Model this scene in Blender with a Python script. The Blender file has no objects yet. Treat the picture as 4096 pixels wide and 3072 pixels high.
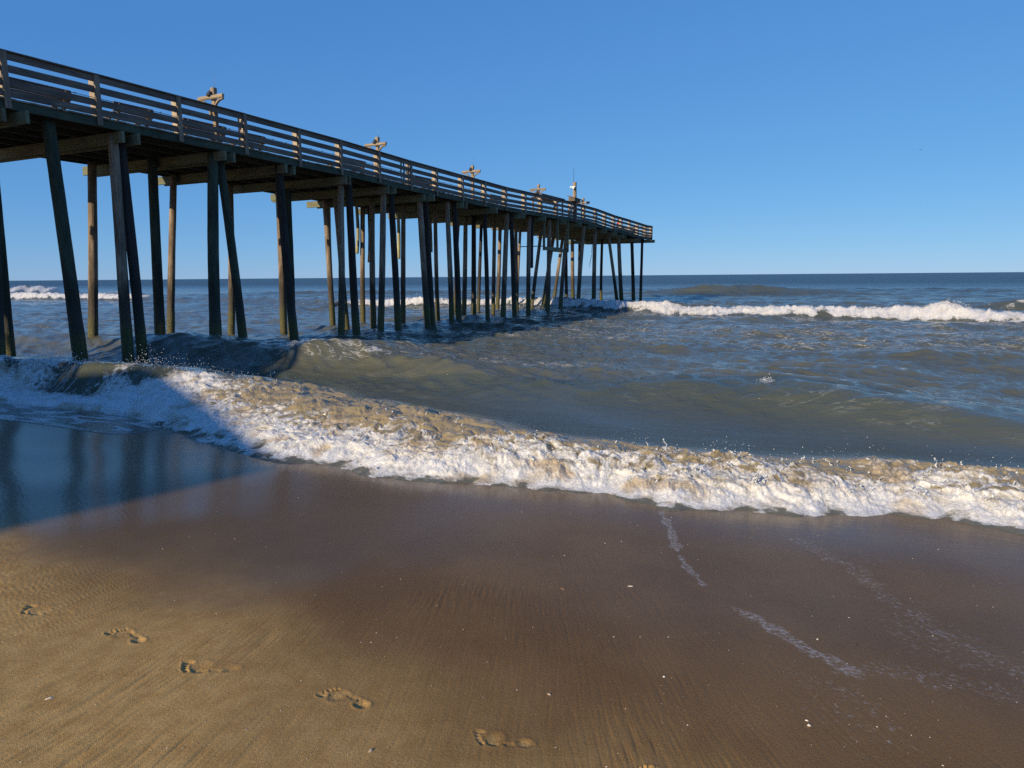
import bpy, math, random
import numpy as np
from mathutils import Vector, Matrix
random.seed(7)
RNG = np.random.default_rng(11)
sc = bpy.context.scene
C = sc.collection

# ---------------------------------------------------------------- frame of the shore
# t runs out to sea along the pier, o runs along the beach (negative towards the pier)
PHI = math.radians(25.9)
AX, AY = math.sin(PHI), math.cos(PHI)
NX, NY = math.cos(PHI), -math.sin(PHI)
CAM_Z = 2.28
def W(t, o, z): return Vector((AX*t + NX*o, AY*t + NY*o, z))
DIR_T = Vector((AX, AY, 0)); DIR_O = Vector((NX, NY, 0)); UP = Vector((0, 0, 1))

# ---------------------------------------------------------------- noise
def _hash(xi, yi, s):
    h = (xi.astype(np.uint32)*np.uint32(374761393) + yi.astype(np.uint32)*np.uint32(668265263)
         + np.uint32((s*144269 + 1013) & 0xffffffff))
    h = (h ^ (h >> np.uint32(13)))*np.uint32(1274126177)
    h = h ^ (h >> np.uint32(16))
    return h
def perlin(x, y, s=0):
    x = np.asarray(x, np.float32); y = np.asarray(y, np.float32)
    x0 = np.floor(x); y0 = np.floor(y); fx = x-x0; fy = y-y0
    xi = x0.astype(np.int64); yi = y0.astype(np.int64)
    u = fx*fx*fx*(fx*(fx*6-15)+10); v = fy*fy*fy*(fy*(fy*6-15)+10)
    def g(dx, dy):
        a = _hash(xi+dx, yi+dy, s).astype(np.float32)*np.float32(2*math.pi/4294967296.0)
        return np.cos(a)*(fx-dx) + np.sin(a)*(fy-dy)
    n00 = g(0, 0); n10 = g(1, 0); n01 = g(0, 1); n11 = g(1, 1)
    a = n00+(n10-n00)*u; b = n01+(n11-n01)*u
    return (a+(b-a)*v)*1.5
def fbm(x, y, s=0, oct=4, gain=.5):
    r = 0; a = 1.; f = 1.
    for i in range(oct):
        r = r + a*perlin(x*f+i*17.3, y*f-i*9.1, s+i); a *= gain; f *= 2.03
    return r
def billow(x, y, s=0, oct=4, gain=.55):
    r = 0; a = 1.; f = 1.
    for i in range(oct):
        r = r + a*(np.abs(perlin(x*f+i*7.7, y*f+i*3.3, s+i))*2-.6); a *= gain; f *= 2.1
    return r
def sst(a, b, x):
    q = np.clip((x-a)/(b-a), 0, 1); return q*q*(3-2*q)
def itp(x, pts):
    p = sorted(pts); return np.interp(x, [a for a, b in p], [b for a, b in p])

# ---------------------------------------------------------------- node helpers
class NT:
    def __init__(s, name):
        s.m = bpy.data.materials.new(name); s.m.use_nodes = True
        s.t = s.m.node_tree; s.t.nodes.clear()
        s.out = s.n('ShaderNodeOutputMaterial')
    def n(s, typ, **kw):
        q = s.t.nodes.new(typ)
        for k, v in kw.items(): setattr(q, k, v)
        return q
    def set(s, sock, v):
        if isinstance(v, bpy.types.NodeSocket): s.t.links.new(v, sock)
        elif isinstance(v, (tuple, list)) and len(v) == 3 and sock.type == 'RGBA': sock.default_value = (*v, 1)
        else: sock.default_value = v
    def attr(s, name, vec=False):
        q = s.n('ShaderNodeAttribute', attribute_name=name); return q.outputs['Vector' if vec else 'Fac']
    def math(s, op, a, b=None, c=None, clamp=False):
        q = s.n('ShaderNodeMath', operation=op, use_clamp=clamp)
        for i, v in enumerate((a, b, c)):
            if v is not None: s.set(q.inputs[i], v)
        return q.outputs[0]
    def mapr(s, x, a, b, c=0., d=1., smooth=True):
        q = s.n('ShaderNodeMapRange', interpolation_type='SMOOTHSTEP' if smooth else 'LINEAR')
        for i, v in enumerate((x, a, b, c, d)): s.set(q.inputs[i], v)
        return q.outputs[0]
    def mix(s, f, a, b, blend='MIX'):
        q = s.n('ShaderNodeMix', data_type='RGBA', blend_type=blend)
        s.set(q.inputs['Factor'], f); s.set(q.inputs['A'], a) if False else None
        s.set([i for i in q.inputs if i.name == 'A' and i.type == 'RGBA'][0], a)
        s.set([i for i in q.inputs if i.name == 'B' and i.type == 'RGBA'][0], b)
        return [i for i in q.outputs if i.type == 'RGBA'][0]
    def mixf(s, f, a, b):
        q = s.n('ShaderNodeMix', data_type='FLOAT')
        s.set(q.inputs[0], f); s.set(q.inputs[2], a); s.set(q.inputs[3], b); return q.outputs[0]
    def vmul(s, v, k):
        q = s.n('ShaderNodeVectorMath', operation='MULTIPLY'); s.set(q.inputs[0], v); q.inputs[1].default_value = k; return q.outputs[0]
    def noise(s, v, scale, detail=3., rough=.5, dist=0., dim='3D'):
        q = s.n('ShaderNodeTexNoise', noise_dimensions=dim); s.set(q.inputs['Vector'], v)
        q.inputs['Scale'].default_value = scale; q.inputs['Detail'].default_value = detail
        q.inputs['Roughness'].default_value = rough; q.inputs['Distortion'].default_value = dist
        return q.outputs['Fac']
    def voro(s, v, scale, feature='F1', rnd=1.):
        q = s.n('ShaderNodeTexVoronoi', feature=feature); s.set(q.inputs['Vector'], v)
        q.inputs['Scale'].default_value = scale; q.inputs['Randomness'].default_value = rnd
        return q
    def bump(s, h, strength, dist, normal=None):
        q = s.n('ShaderNodeBump'); s.set(q.inputs['Height'], h); s.set(q.inputs['Strength'], strength)
        s.set(q.inputs['Distance'], dist)
        if normal is not None: s.set(q.inputs['Normal'], normal)
        return q.outputs[0]
    def pos(s): return s.n('ShaderNodeNewGeometry').outputs['Position']
    def tov(s):  # position turned into (along shore, out to sea, z)
        q = s.n('ShaderNodeVectorRotate', rotation_type='Z_AXIS'); s.set(q.inputs['Vector'], s.pos())
        q.inputs['Angle'].default_value = PHI; return q.outputs[0]
    def bsdf(s, **kw):
        q = s.n('ShaderNodeBsdfPrincipled')
        for k, v in kw.items(): s.set(q.inputs[k.replace('_', ' ')], v)
        s.t.links.new(q.outputs[0], s.out.inputs[0]); return q

# ---------------------------------------------------------------- objects
def tag(o, label=None, cat=None, group=None, kind=None):
    if label: o['label'] = label
    if cat: o['category'] = cat
    if group: o['group'] = group
    if kind: o['kind'] = kind
    return o
def empty(name, loc=(0, 0, 0), rz=0.):
    o = bpy.data.objects.new(name, None); o.location = loc; o.rotation_euler = (0, 0, rz)
    o.empty_display_size = .2; C.objects.link(o); return o
def np_mesh(name, co, faces, mat, attrs=None, smooth=True):
    me = bpy.data.meshes.new(name)
    nv, nf = len(co), len(faces); k = faces.shape[1]
    me.vertices.add(nv); me.vertices.foreach_set('co', np.ascontiguousarray(co, np.float32).ravel())
    me.loops.add(nf*k); me.loops.foreach_set('vertex_index', np.ascontiguousarray(faces, np.int32).ravel())
    me.polygons.add(nf); me.polygons.foreach_set('loop_start', np.arange(0, nf*k, k, dtype=np.int32))
    for a, v in (attrs or {}).items():
        v = np.ascontiguousarray(v, np.float32)
        q = me.attributes.new(a, 'FLOAT' if v.ndim == 1 else 'FLOAT_VECTOR', 'POINT')
        q.data.foreach_set('value' if v.ndim == 1 else 'vector', v.ravel())
    me.update(calc_edges=True); me.validate(verbose=False)
    me.polygons.foreach_set('use_smooth', np.full(len(me.polygons), smooth))
    me.materials.append(mat)
    o = bpy.data.objects.new(name, me); C.objects.link(o); return o
def take(co, faces, keep, attrs):
    f = faces[keep]; u, inv = np.unique(f, return_inverse=True)
    return co[u], inv.reshape(f.shape), {k: v[u] for k, v in attrs.items()}

class MB:
    """collects boxes, bars, tubes and lathes with their own wood-grain coordinates, builds ONE mesh"""
    def __init__(s): s.v = []; s.f = []; s.w = []; s.sm = []
    def add(s, verts, faces, wc=None, smooth=False):
        b = len(s.v); s.v += [tuple(p) for p in verts]
        s.w += [tuple(p) for p in (wc if wc is not None else verts)]
        s.f += [tuple(i+b for i in f) for f in faces]; s.sm += [smooth]*len(faces)
    def bar(s, p, q, w, h, up=UP, jit=0., cham=0.):
        """a board from p to q, w wide sideways, h tall"""
        p = Vector(p); q = Vector(q); d = (q-p); L = d.length; d.normalize()
        side = d.cross(Vector(up)).normalized(); u = side.cross(d).normalized()
        off = Vector((random.uniform(0, 50), random.uniform(0, 50), random.uniform(0, 50)))
        vs = []; wc = []; c = min(cham, .45*min(w, h)) if cham else 0
        prof = [(-1, -1), (1, -1), (1, 1), (-1, 1)]
        if c:
            a, b = w/2, h/2; prof2 = [(-a+c, -b), (a-c, -b), (a, -b+c), (a, b-c), (a-c, b), (-a+c, b), (-a, b-c), (-a, -b+c)]
        else: prof2 = [(x*w/2, y*h/2) for x, y in prof]
        n = len(prof2)
        for e, base in ((0, p), (L, q)):
            j = Vector((random.uniform(-jit, jit), random.uniform(-jit, jit), random.uniform(-jit, jit)))
            for x, y in prof2:
                vs.append(base+side*x+u*y+j); wc.append(off+Vector((e, x, y)))
        fs = [tuple(range(n-1, -1, -1)), tuple(range(n, 2*n))]
        for i in range(n): fs.append((i, (i+1) % n, (i+1) % n+n, i+n))
        s.add(vs, fs, wc); return s
    def box(s, c, sx, sy, sz, rz=0.):
        c = Vector(c); d = Vector((math.cos(rz), math.sin(rz), 0)); return s.bar(c-d*sx/2, c+d*sx/2, sy, sz)
    def tube(s, pts, radii, n=10, cap=True, smooth=True):
        pts = [Vector(p) for p in pts]; vs = []; wc = []; off = random.uniform(0, 50); L = 0
        for i, p in enumerate(pts):
            d = (pts[min(i+1, len(pts)-1)]-pts[max(i-1, 0)]).normalized()
            a = d.orthogonal() if abs(d.z) > .95 else d.cross(UP)
            if abs(d.z) > .95: a = Vector((1, 0, 0))-d*d.x
            a.normalize(); b = d.cross(a)
            if i: L += (p-pts[i-1]).length
            r = radii[i] if hasattr(radii, '__len__') else radii
            for k in range(n):
                q = 2*math.pi*k/n; vs.append(p+a*math.cos(q)*r+b*math.sin(q)*r); wc.append((L+off, math.cos(q)*.15, math.sin(q)*.15))
        fs = []
        for i in range(len(pts)-1):
            for k in range(n):
                k2 = (k+1) % n; fs.append((i*n+k, i*n+k2, (i+1)*n+k2, (i+1)*n+k))
        s.add(vs, fs, wc, smooth)
        if cap:
            b = len(s.v)-len(vs); s.f += [tuple(b+k for k in range(n-1, -1, -1)), tuple(b+(len(pts)-1)*n+k for k in range(n))]; s.sm += [False, False]
        return s
    def ball(s, c, r, sub=2, sq=(1, 1, 1)):
        c = Vector(c); n = 6+2*sub; m = 4+sub; vs = []; fs = []
        for i in range(m+1):
            th = math.pi*i/m
            for k in range(n):
                q = 2*math.pi*k/n
                vs.append(c+Vector((math.sin(th)*math.cos(q)*r*sq[0], math.sin(th)*math.sin(q)*r*sq[1], math.cos(th)*r*sq[2])))
        for i in range(m):
            for k in range(n): fs.append((i*n+k, (i+1)*n+k, (i+1)*n+(k+1) % n, i*n+(k+1) % n))
        s.add(vs, fs, None, True); return s
    def build(s, name, mat, parent=None):
        me = bpy.data.meshes.new(name); me.from_pydata(s.v, [], s.f); me.validate(verbose=False)
        if len(me.polygons) == len(s.sm): me.polygons.foreach_set('use_smooth', s.sm)
        q = me.attributes.new('wc', 'FLOAT_VECTOR', 'POINT')
        q.data.foreach_set('vector', np.array(s.w, np.float32).ravel())
        me.materials.append(mat); me.update()
        o = bpy.data.objects.new(name, me); C.objects.link(o)
        if parent is not None:
            o.parent = parent
            pw = parent_world(parent); o.matrix_parent_inverse = pw.inverted()
        return o
def parent_world(p):
    m = p.matrix_basis.copy()
    while p.parent is not None:
        m = p.parent.matrix_basis @ p.matrix_parent_inverse @ m if False else (parent_world(p.parent) @ p.matrix_parent_inverse @ p.matrix_basis)
        return m
    return m
def copy_tree(o, parent=None, move=None):
    c = o.copy(); C.objects.link(c)
    if parent is not None: c.parent = parent
    if move is not None: c.location = move
    for ch in list(o.children): copy_tree(ch, c)
    return c
# ================================================================= world, sun, camera
SUN_AZ, SUN_EL = math.radians(222), math.radians(22)
w = bpy.data.worlds.new("World"); sc.world = w; w.use_nodes = True
nt = w.node_tree; bg = nt.nodes['Background']
sky = nt.nodes.new('ShaderNodeTexSky'); sky.sky_type = 'NISHITA'; sky.sun_disc = False
sky.sun_elevation = SUN_EL; sky.sun_rotation = SUN_AZ
sky.air_density = .75; sky.dust_density = 0.; sky.ozone_density = 10.; sky.altitude = 0
# the clear maritime sky of the photograph is bluer and flatter than the model: a tone curve per channel
spl = nt.nodes.new('ShaderNodeSeparateColor'); cmb = nt.nodes.new('ShaderNodeCombineColor')
nt.links.new(sky.outputs[0], spl.inputs[0])
for i, (ex, mu) in enumerate(((.673, .93), (.514, 1.44), (.322, 2.66))):
    pw = nt.nodes.new('ShaderNodeMath'); pw.operation = 'POWER'; pw.inputs[1].default_value = ex
    ml = nt.nodes.new('ShaderNodeMath'); ml.operation = 'MULTIPLY'; ml.inputs[1].default_value = mu
    nt.links.new(spl.outputs[i], pw.inputs[0]); nt.links.new(pw.outputs[0], ml.inputs[0]); nt.links.new(ml.outputs[0], cmb.inputs[i])
nt.links.new(cmb.outputs[0], bg.inputs[0])
bg.inputs[1].default_value = .15
sl = bpy.data.lights.new('sun', 'SUN'); sl.energy = 5.0; sl.angle = math.radians(.5); sl.color = (1., .83, .58)
so = bpy.data.objects.new('sun', sl); C.objects.link(so)
sd = Vector((-math.sin(SUN_AZ)*math.cos(SUN_EL), -math.cos(SUN_AZ)*math.cos(SUN_EL), -math.sin(SUN_EL)))
so.rotation_euler = sd.to_track_quat('-Z', 'Y').to_euler()
so.location = (-20, -20, 40)
vs = sc.view_settings; vs.view_transform = 'Standard'; vs.look = 'None'; vs.exposure = 0; vs.gamma = 1
P, R = math.radians(8.62), math.radians(.49)
fw = Vector((0, math.cos(P), -math.sin(P))); u0 = Vector((0, math.sin(P), math.cos(P))); r0 = Vector((1, 0, 0))
up = u0*math.cos(R)+r0*math.sin(R); ri = r0*math.cos(R)-u0*math.sin(R)
cd = bpy.data.cameras.new('camera'); cd.lens = 24.97; cd.sensor_width = 36; cd.clip_start = .05; cd.clip_end = 60000
cam = bpy.data.objects.new('camera', cd); C.objects.link(cam)
m = Matrix((ri, up, -fw)).transposed().to_4x4(); m.translation = (0, 0, CAM_Z); cam.matrix_world = m
sc.camera = cam

# ================================================================= polar ground sheets
def polar(rows, step=.07, half=44.):
    fine = np.arange(-half, half+1e-6, step)
    coarse = np.arange(half+1.2, 360-half-.6, 1.2)
    az = np.radians(np.concatenate([fine, coarse]))
    r = np.asarray(rows)
    A, Rr = np.meshgrid(az, r)
    x = np.sin(A)*Rr; y = np.cos(A)*Rr
    nr, na = A.shape
    i = np.arange(nr-1)[:, None]*na; j = np.arange(na)[None, :]; j2 = (j+1) % na
    f = np.stack([i+j, i+j2, i+na+j2, i+na+j], -1).reshape(-1, 4)[:, ::-1]
    dr = np.gradient(r)[:, None]+np.zeros_like(A)
    return x.ravel(), y.ravel(), dr.ravel(), f
def to(x, y): return AX*x+AY*y, NX*x+NY*y

def beach_z(t, o):
    z = .58-.055*t
    z = z-.034*sst(2.8, 5.9, t)
    z = np.where(t < -6, .91+1.6*(1-np.exp((t+6)/14.)), z)
    z = np.where(t > 14, -.19-.03*(t-14), z)
    return np.maximum(z, -2.5)

# ---- where the surf ends on the sand, where its foam ends seaward, its crest height
TF = [(-60, 7.4), (-25, 7.5), (-18, 7.2), (-13.1, 6.95), (-11.5, 7.1), (-9.5, 6.88), (-7.4, 6.16), (-6.3, 5.8), (-5.5, 5.83), (-4.8, 5.64),
      (-4., 5.61), (-2.9, 5.88), (-2.05, 6.11), (-1.4, 5.97), (-.45, 6.37), (.27, 6.7), (.8, 6.78), (1.31, 6.7), (3, 6.9), (8, 6.5), (60, 7)]
TT = [(-60, 8.8), (-25, 9.), (-14.7, 8.5), (-11, 8.8), (-9.6, 8.8), (-8, 8.7), (-6.5, 8.05), (-5.2, 7.75), (-3.5, 7.2), (-2.7, 7.25), (-1.9, 7.25),
      (-1, 7.4), (.3, 7.95), (1.5, 8.05), (8, 8.1), (60, 9)]
HC = [(-60, .55), (-20, .58), (-14, .60), (-12.5, .62), (-11, .60), (-9.5, .54), (-8, .46), (-6, .42), (-4, .36), (-2, .24), (0, .20), (2, .21), (10, .22), (60, .4)]

TF = [(a, b+.11) for a, b in TF]; TT = [(a, b+.10) for a, b in TT]
# ================================================================= beach
def foot_h(x, y, cx, cy, ang, L, left, depth, heel=1., fore=1.):
    """height change of one bare footprint; ang = direction heel to toe"""
    c, s = math.cos(ang), math.sin(ang)
    u = ((x-cx)*c+(y-cy)*s)/L; v = (-(x-cx)*s+(y-cy)*c)/L*(1 if left else -1)   # v>0 = outer side ... big toe at v<0
    h = np.zeros_like(x)
    def ell(a, b, ra, rb, d, rim=.35):
        q = np.sqrt(((u-a)/ra)**2+((v-b)/rb)**2)
        return -d*sst(1.28, .38, q)+rim*d*np.exp(-((q-1.38)/.25)**2)
    parts = [(-.36, .0, .125, .105, 1.*heel), (-.12, .085, .2, .055, .45*heel), (.17, .0, .15, .165, .62*fore), (.13, .12, .12, .06, .8*fore)]
    for k, (a, b, rr) in enumerate([(.45, -.125, .068), (.455, -.035, .044), (.425, .045, .04), (.385, .11, .037), (.33, .16, .036)]):
        parts.append((a-.015, b, rr*1.35, rr*.95, 1.1*fore))
    for p in parts:
        e = ell(*p[:4], 1.)*p[4]
        h = np.where(np.abs(e) > np.abs(h), e, h)
    return h*depth
FOOT = [  # toe point, heel point on the sand (x, y), left foot, depth, heel, fore
    ((-3.12, 4.02), (-3.0, 3.80), False, .014, 1, 1),
    ((-2.78, 3.78), (-2.46, 3.73), True, .012, .5, .9),
    ((-2.13, 3.535), (-1.90, 3.40), False, .014, 1, 1),
    ((-1.60, 3.16), (-1.30, 3.13), True, .014, .55, .9),
    ((-.86, 2.95), (-.63, 2.82), False, .013, 1, .85),
    ((-.17, 2.62), (.075, 2.56), True, .012, .7, 1.),
    ((.44, 2.41), (.68, 2.28), False, .014, 1, 1)]
hcam = 1.75
deps = np.radians(np.arange(62, 6.2, -.062))
rows = hcam/np.tan(deps)
rows = np.concatenate([[.02, .2, .4, .6, .75], rows[rows > .85], np.geomspace(rows[-1]*1.02, 60, 90), np.geomspace(66, 400, 24)])
x, y, dr, F = polar(rows)
t, o = to(x, y)
z = beach_z(t, o)
near = dr < .05
und = .02*fbm(x*.35, y*.35, 3, 2)
z = z+np.where(t < 14, und, 0)+np.where(t < -6, .35*fbm(x*.12, y*.12, 5, 3), 0)
# rill marks left by the backwash: fans of fine streaks running down to the sea
K = .15; X0 = .3
cc = (x-X0)*np.exp(np.clip(K*(y-3.), -1.5, 1.5)); yy = y
band = sst(5.6, 2.9, t+.25*np.clip(o+2, -3, 3)+.5*perlin(x*.7, y*.7, 21))
warp = .03*perlin(x*1.7, y*1.7, 31)
st = perlin((cc+warp)*34, yy*2.2, 41)+.8*perlin((cc+warp)*70+9, yy*4.5, 42)
fine = perlin(cc*95, yy*8, 43)
st2 = np.where(st > 0, st*.6, st*1.3)
patch = .22+.78*sst(-.35, .45, fbm(x*.8, y*.8, 44, 2)-.30*(x+1.0))*np.maximum(sst(-.9, .5, fbm(x*3.1, y*2.2, 47, 2)), .95*sst(-.6, -1.4, x))
lower = sst(2.3, 3.0, t+.22*fbm(x*1.1, y*1.1, 63, 3))*sst(-2.0, -3.0, o)
z = z+near*band*(1-.90*lower)*patch*((.0030+.0008*sst(-.6, -1.6, x))*st2+(.0017-.0004*sst(-.6, -1.6, x))*fine)
# small ripples of the thin sheet that runs over the lower beach
lap = sst(2.2, 4.6, t)
cross = perlin(o*4+.6*perlin(t*3, o*3, 55), t*34+2.*perlin(o*1.5, t*1.5, 54), 51)
diag = perlin((o*.8+t*.6)*7, (t*.8-o*.6)*40, 52)
z = z+near*lap*(.0008*cross*sst(-1.2, .8, o)+.00013*diag*sst(1., -4., o)*sst(3.9, 3.0, t)+.00004*cross)
wet = sst(1.35, 3.35, t+.22*np.clip(o+2.0, -2.4, 4)+.40*fbm(x*.9, y*.9, 61, 3))
film = np.maximum(sst(2.6, 4.2, t+.22*np.clip(o+1, -1, 3)+.35*fbm(x*.7, y*.7, 62, 3)), sst(2.45, 3.2, t+.22*fbm(x*1.1, y*1.1, 63, 3))*sst(-2.4, -3.3, o+.3*perlin(x*.9, y*.9, 64)))
film = film*(1-.72*sst(-3.6, -1.8, o)*sst(2.2, .2, o)*sst(6.3, 5.0, t))*(1-.30*sst(-.2, .6, o))
for (a, b, lf, dpt, hl, fo) in FOOT:
    ang = math.atan2(a[1]-b[1], a[0]-b[0]); L = math.hypot(a[0]-b[0], a[1]-b[1])*.97
    cx, cy = (a[0]+b[0])/2, (a[1]+b[1])/2
    k = (np.abs(x-cx) < .3) & (np.abs(y-cy) < .3)
    h = foot_h(x[k], y[k], cx, cy, ang, L, lf, dpt*.66, hl, fo)
    z[k] += h*(1+.35*perlin(x[k]*60, y[k]*60, 71))*(.8+.5*perlin(x[k]*9+cx*7, y[k]*9, 72))
    wet[k] *= 1-.8*sst(.001, .006, np.abs(h))
# froth lines left on the sand
froth = np.zeros_like(x)
def polyline(pts, width, dens):
    global froth
    for (x0, y0), (x1, y1) in zip(pts[:-1], pts[1:]):
        k = (x > min(x0, x1)-.5) & (x < max(x0, x1)+.5) & (y > min(y0, y1)-.5) & (y < max(y0, y1)+.5) & near
        px, py = x[k], y[k]; dx, dy = x1-x0, y1-y0; q = np.clip(((px-x0)*dx+(py-y0)*dy)/(dx*dx+dy*dy), 0, 1)
        d = np.hypot(px-x0-q*dx, py-y0-q*dy)+.05*perlin(px*6, py*6, 81)
        froth[k] = np.maximum(froth[k], dens*sst(width, width*.25, d))
polyline([(1.30, 6.0), (1.29, 5.6), (1.23, 5.2), (1.2, 4.9), (1.18, 4.6), (1.21, 4.3)], .045, .80)
polyline([(1.30, 3.9), (1.42, 3.6), (1.50, 3.38), (1.62, 3.18)], .09, .78)
polyline([(1.62, 3.18), (1.9, 3.15), (2.3, 2.95)], .20, .56)
polyline([(2.2, 5.3), (2.36, 4.7), (2.3, 4.1), (2.35, 3.6), (2.5, 3.0)], .14, .60)
polyline([(3.0, 5.2), (3.0, 4.6)], .25, .3)
froth = np.maximum(froth, .50*sst(.1, .5, perlin(x*1.1, y*1.1, 83))*sst(.6, 1.6, x)*sst(6., 4.5, y)*sst(2.5, 3., y+.6*(2-x))*near)
sand_m = NT('sand')
def make_sand():
    N = sand_m; wt = N.attr('wet'); fl = N.attr('film'); fr = N.attr('froth')
    p = N.pos()
    big = N.noise(p, 1.1, 4, .55); mid = N.noise(p, 9, 4, .6); gr = N.noise(p, 420, 2, .7)
    dry = N.mix(N.mapr(mid, .3, .7), (.435, .258, .088), (.54, .342, .128))
    damp = N.mix(N.mapr(big, .35, .65), (.166, .087, .027), (.208, .116, .040))
    col = N.mix(wt, dry, damp)
    col = N.mix(N.math('MULTIPLY', fl, .55), col, (.100, .066, .030))
    grain = N.mapr(gr, .3, .72, .50, 1.52, False)
    gm = N.n('ShaderNodeVectorMath', operation='SCALE'); N.set(gm.inputs[0], col)
    N.set(gm.inputs['Scale'], N.mixf(fl, grain, 1.)); col = gm.outputs[0]
    # pale shell grit and dark grains
    v = N.voro(p, 110); sel = N.n('ShaderNodeSeparateColor'); N.set(sel.inputs[0], v.outputs['Color'])
    spot = N.math('MULTIPLY', N.mapr(v.outputs['Distance'], .2, .12), N.mapr(sel.outputs[0], .952, .956))
    col = N.mix(N.math('MULTIPLY', spot, .4), col, (.56, .47, .36))
    v2 = N.voro(p, 90); s2 = N.n('ShaderNodeSeparateColor'); N.set(s2.inputs[0], v2.outputs['Color'])
    spot2 = N.math('MULTIPLY', N.mapr(v2.outputs['Distance'], .2, .12), N.mapr(s2.outputs[0], .972, .976))
    col = N.mix(N.math('MULTIPLY', spot2, .75), col, (.02, .015, .012))
    # froth: bubbles in clots
    fn = N.noise(N.vmul(N.tov(), (34, 44, 34)), 1., 4, .7); fv = N.voro(p, 70)
    ff = N.mapr(N.math('ADD', fr, N.math('MULTIPLY', N.math('SUBTRACT', fn, .5), 2.2)), .55, 1.15)
    ff = N.math('MULTIPLY', ff, N.mapr(fr, .02, .2)); ff = N.math('MULTIPLY', ff, N.mapr(fv.outputs['Distance'], .15, .5, .45, 1.))
    col = N.mix(N.math('MULTIPLY', ff, .50), col, (.60, .61, .63))
    g1 = N.noise(p, 300, 3, .7); g2 = N.noise(p, 75, 2, .6)
    hgt = N.math('ADD', g1, N.math('MULTIPLY', g2, .8))
    nrm = N.bump(hgt, N.mixf(fl, .85, .22), .0038)
    rip = N.noise(N.vmul(N.tov(), (9, 60, 9)), 1., 2, .5, 1.2)
    cn = N.bump(N.math('ADD', N.math('MULTIPLY', rip, 1.), N.math('MULTIPLY', g2, .35)), N.mixf(fl, .20, .07), .0030)
    b = N.bsdf(Base_Color=col, Roughness=N.mixf(wt, .8, .6), Normal=nrm, IOR=1.4)
    N.set(b.inputs['Specular IOR Level'], N.mixf(wt, .2, .32))
    N.set(b.inputs['Coat Weight'], N.math('MULTIPLY', N.math('MULTIPLY', N.math('POWER', fl, 1.15), .72), N.math('SUBTRACT', 1., ff)))
    N.set(b.inputs['Coat Roughness'], N.mixf(fl, .28, .17)); b.inputs['Coat IOR'].default_value = 1.36
    N.set(b.inputs['Coat Normal'], cn)
make_sand()
beach = np_mesh('beach', np.stack([x, y, z], 1), F, sand_m.m, dict(wet=wet, film=film, froth=froth))
tag(beach, kind='structure')
# ---- scattered shell chips, too many and too small to count
def beach_h(px, py):
    tt, oo = to(np.array([px]), np.array([py])); return float(beach_z(tt, oo)[0]+.02*fbm(np.array([px*.35]), np.array([py*.35]), 3, 2)[0])
shell_m = NT('shell')
nz = shell_m.noise(shell_m.pos(), 60, 3)
shell_m.bsdf(Base_Color=shell_m.mix(shell_m.mapr(nz, .35, .65), (.62, .52, .40), (.78, .72, .62)), Roughness=.45)
chip = MB()
for i in range(480):
    az = math.radians(random.uniform(-40, 40)); r = 1.75/math.tan(math.radians(random.uniform(14, 40)))
    px, py = math.sin(az)*r, math.cos(az)*r; tt, oo = to(px, py)
    if tt > 6: continue
    s = random.choice((.0009, .0010, .0012, .0014, .0021))*random.uniform(.8, 1.3)*(1+.10*r); h = beach_h(px, py)+s*.25; a = random.uniform(0, 6.28)
    pts = [Vector((px+math.cos(a+k*1.57+random.uniform(-.4, .4))*s*(1.5 if k % 2 else .8), py+math.sin(a+k*1.57)*s*(1.5 if k % 2 else .8), h+random.uniform(-.3, .4)*s)) for k in range(4)]
    top = Vector((px, py, h+s*.7)); bot = Vector((px, py, h-s))
    chip.add(pts+[top, bot], [(0, 1, 4), (1, 2, 4), (2, 3, 4), (3, 0, 4), (1, 0, 5), (2, 1, 5), (3, 2, 5), (0, 3, 5)])
tag(chip.build('shell_grit', shell_m.m), 'tiny pale shell chips scattered over the wet sand', 'shell grit', kind='stuff')
# ---- the few bits one can pick out
def plain(name, c1, c2, rough=.6, sc_=20):
    N = NT(name); nz = N.noise(N.pos(), sc_, 4, .6)
    N.bsdf(Base_Color=N.mix(N.mapr(nz, .3, .7), c1, c2), Roughness=rough, Normal=N.bump(nz, .4, .004)); return N.m
leaf_m = plain('brown_leaf', (.20, .10, .05), (.33, .19, .10)); pebble_m = plain('pebble', (.30, .23, .16), (.42, .34, .25), .5)
dark_m = plain('dark_weed', (.012, .010, .009), (.03, .025, .02), .5)
def lumpy(name, mat, px, py, a, L, Wd, H, rz, label, cat, seed):
    """a domed shell / pebble / leaf fragment: radial grid with an uneven rim"""
    rr = random.Random(seed); mb = MB(); n = 14; vs = []; fs = []; h0 = beach_h(px, py)
    rim = [1+rr.uniform(-.14, .14) for _ in range(n)]
    prof = [(1., -.25), (1.03, .05), (.88, .45), (.55, .85), (.2, 1.)]
    L *= .62; Wd *= .62; H *= .62
    for q, hh in prof:
        for k in range(n):
            g = 2*math.pi*k/n; X = math.cos(g)*L*q*rim[k]; Y = math.sin(g)*Wd*q*rim[k]*(1+a*math.cos(g))
            vs.append((px+X*math.cos(rz)-Y*math.sin(rz), py+X*math.sin(rz)+Y*math.cos(rz), h0+H*hh*(1+rr.uniform(-.12, .12))))
    for i in range(len(prof)-1):
        for k in range(n): fs.append((i*n+k, i*n+(k+1) % n, (i+1)*n+(k+1) % n, (i+1)*n+k))
    fs += [tuple((len(prof)-1)*n+k for k in range(n)), tuple(range(n-1, -1, -1))]
    mb.add(vs, fs, None, True); o = mb.build(name, mat); tag(o, label, cat); return o
lumpy('leaf_fragment', leaf_m, .305, 4.18, .3, .034, .013, .008, -.8, 'brown curled leaf fragment lying on the dark wet sand', 'leaf', 1)
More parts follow.
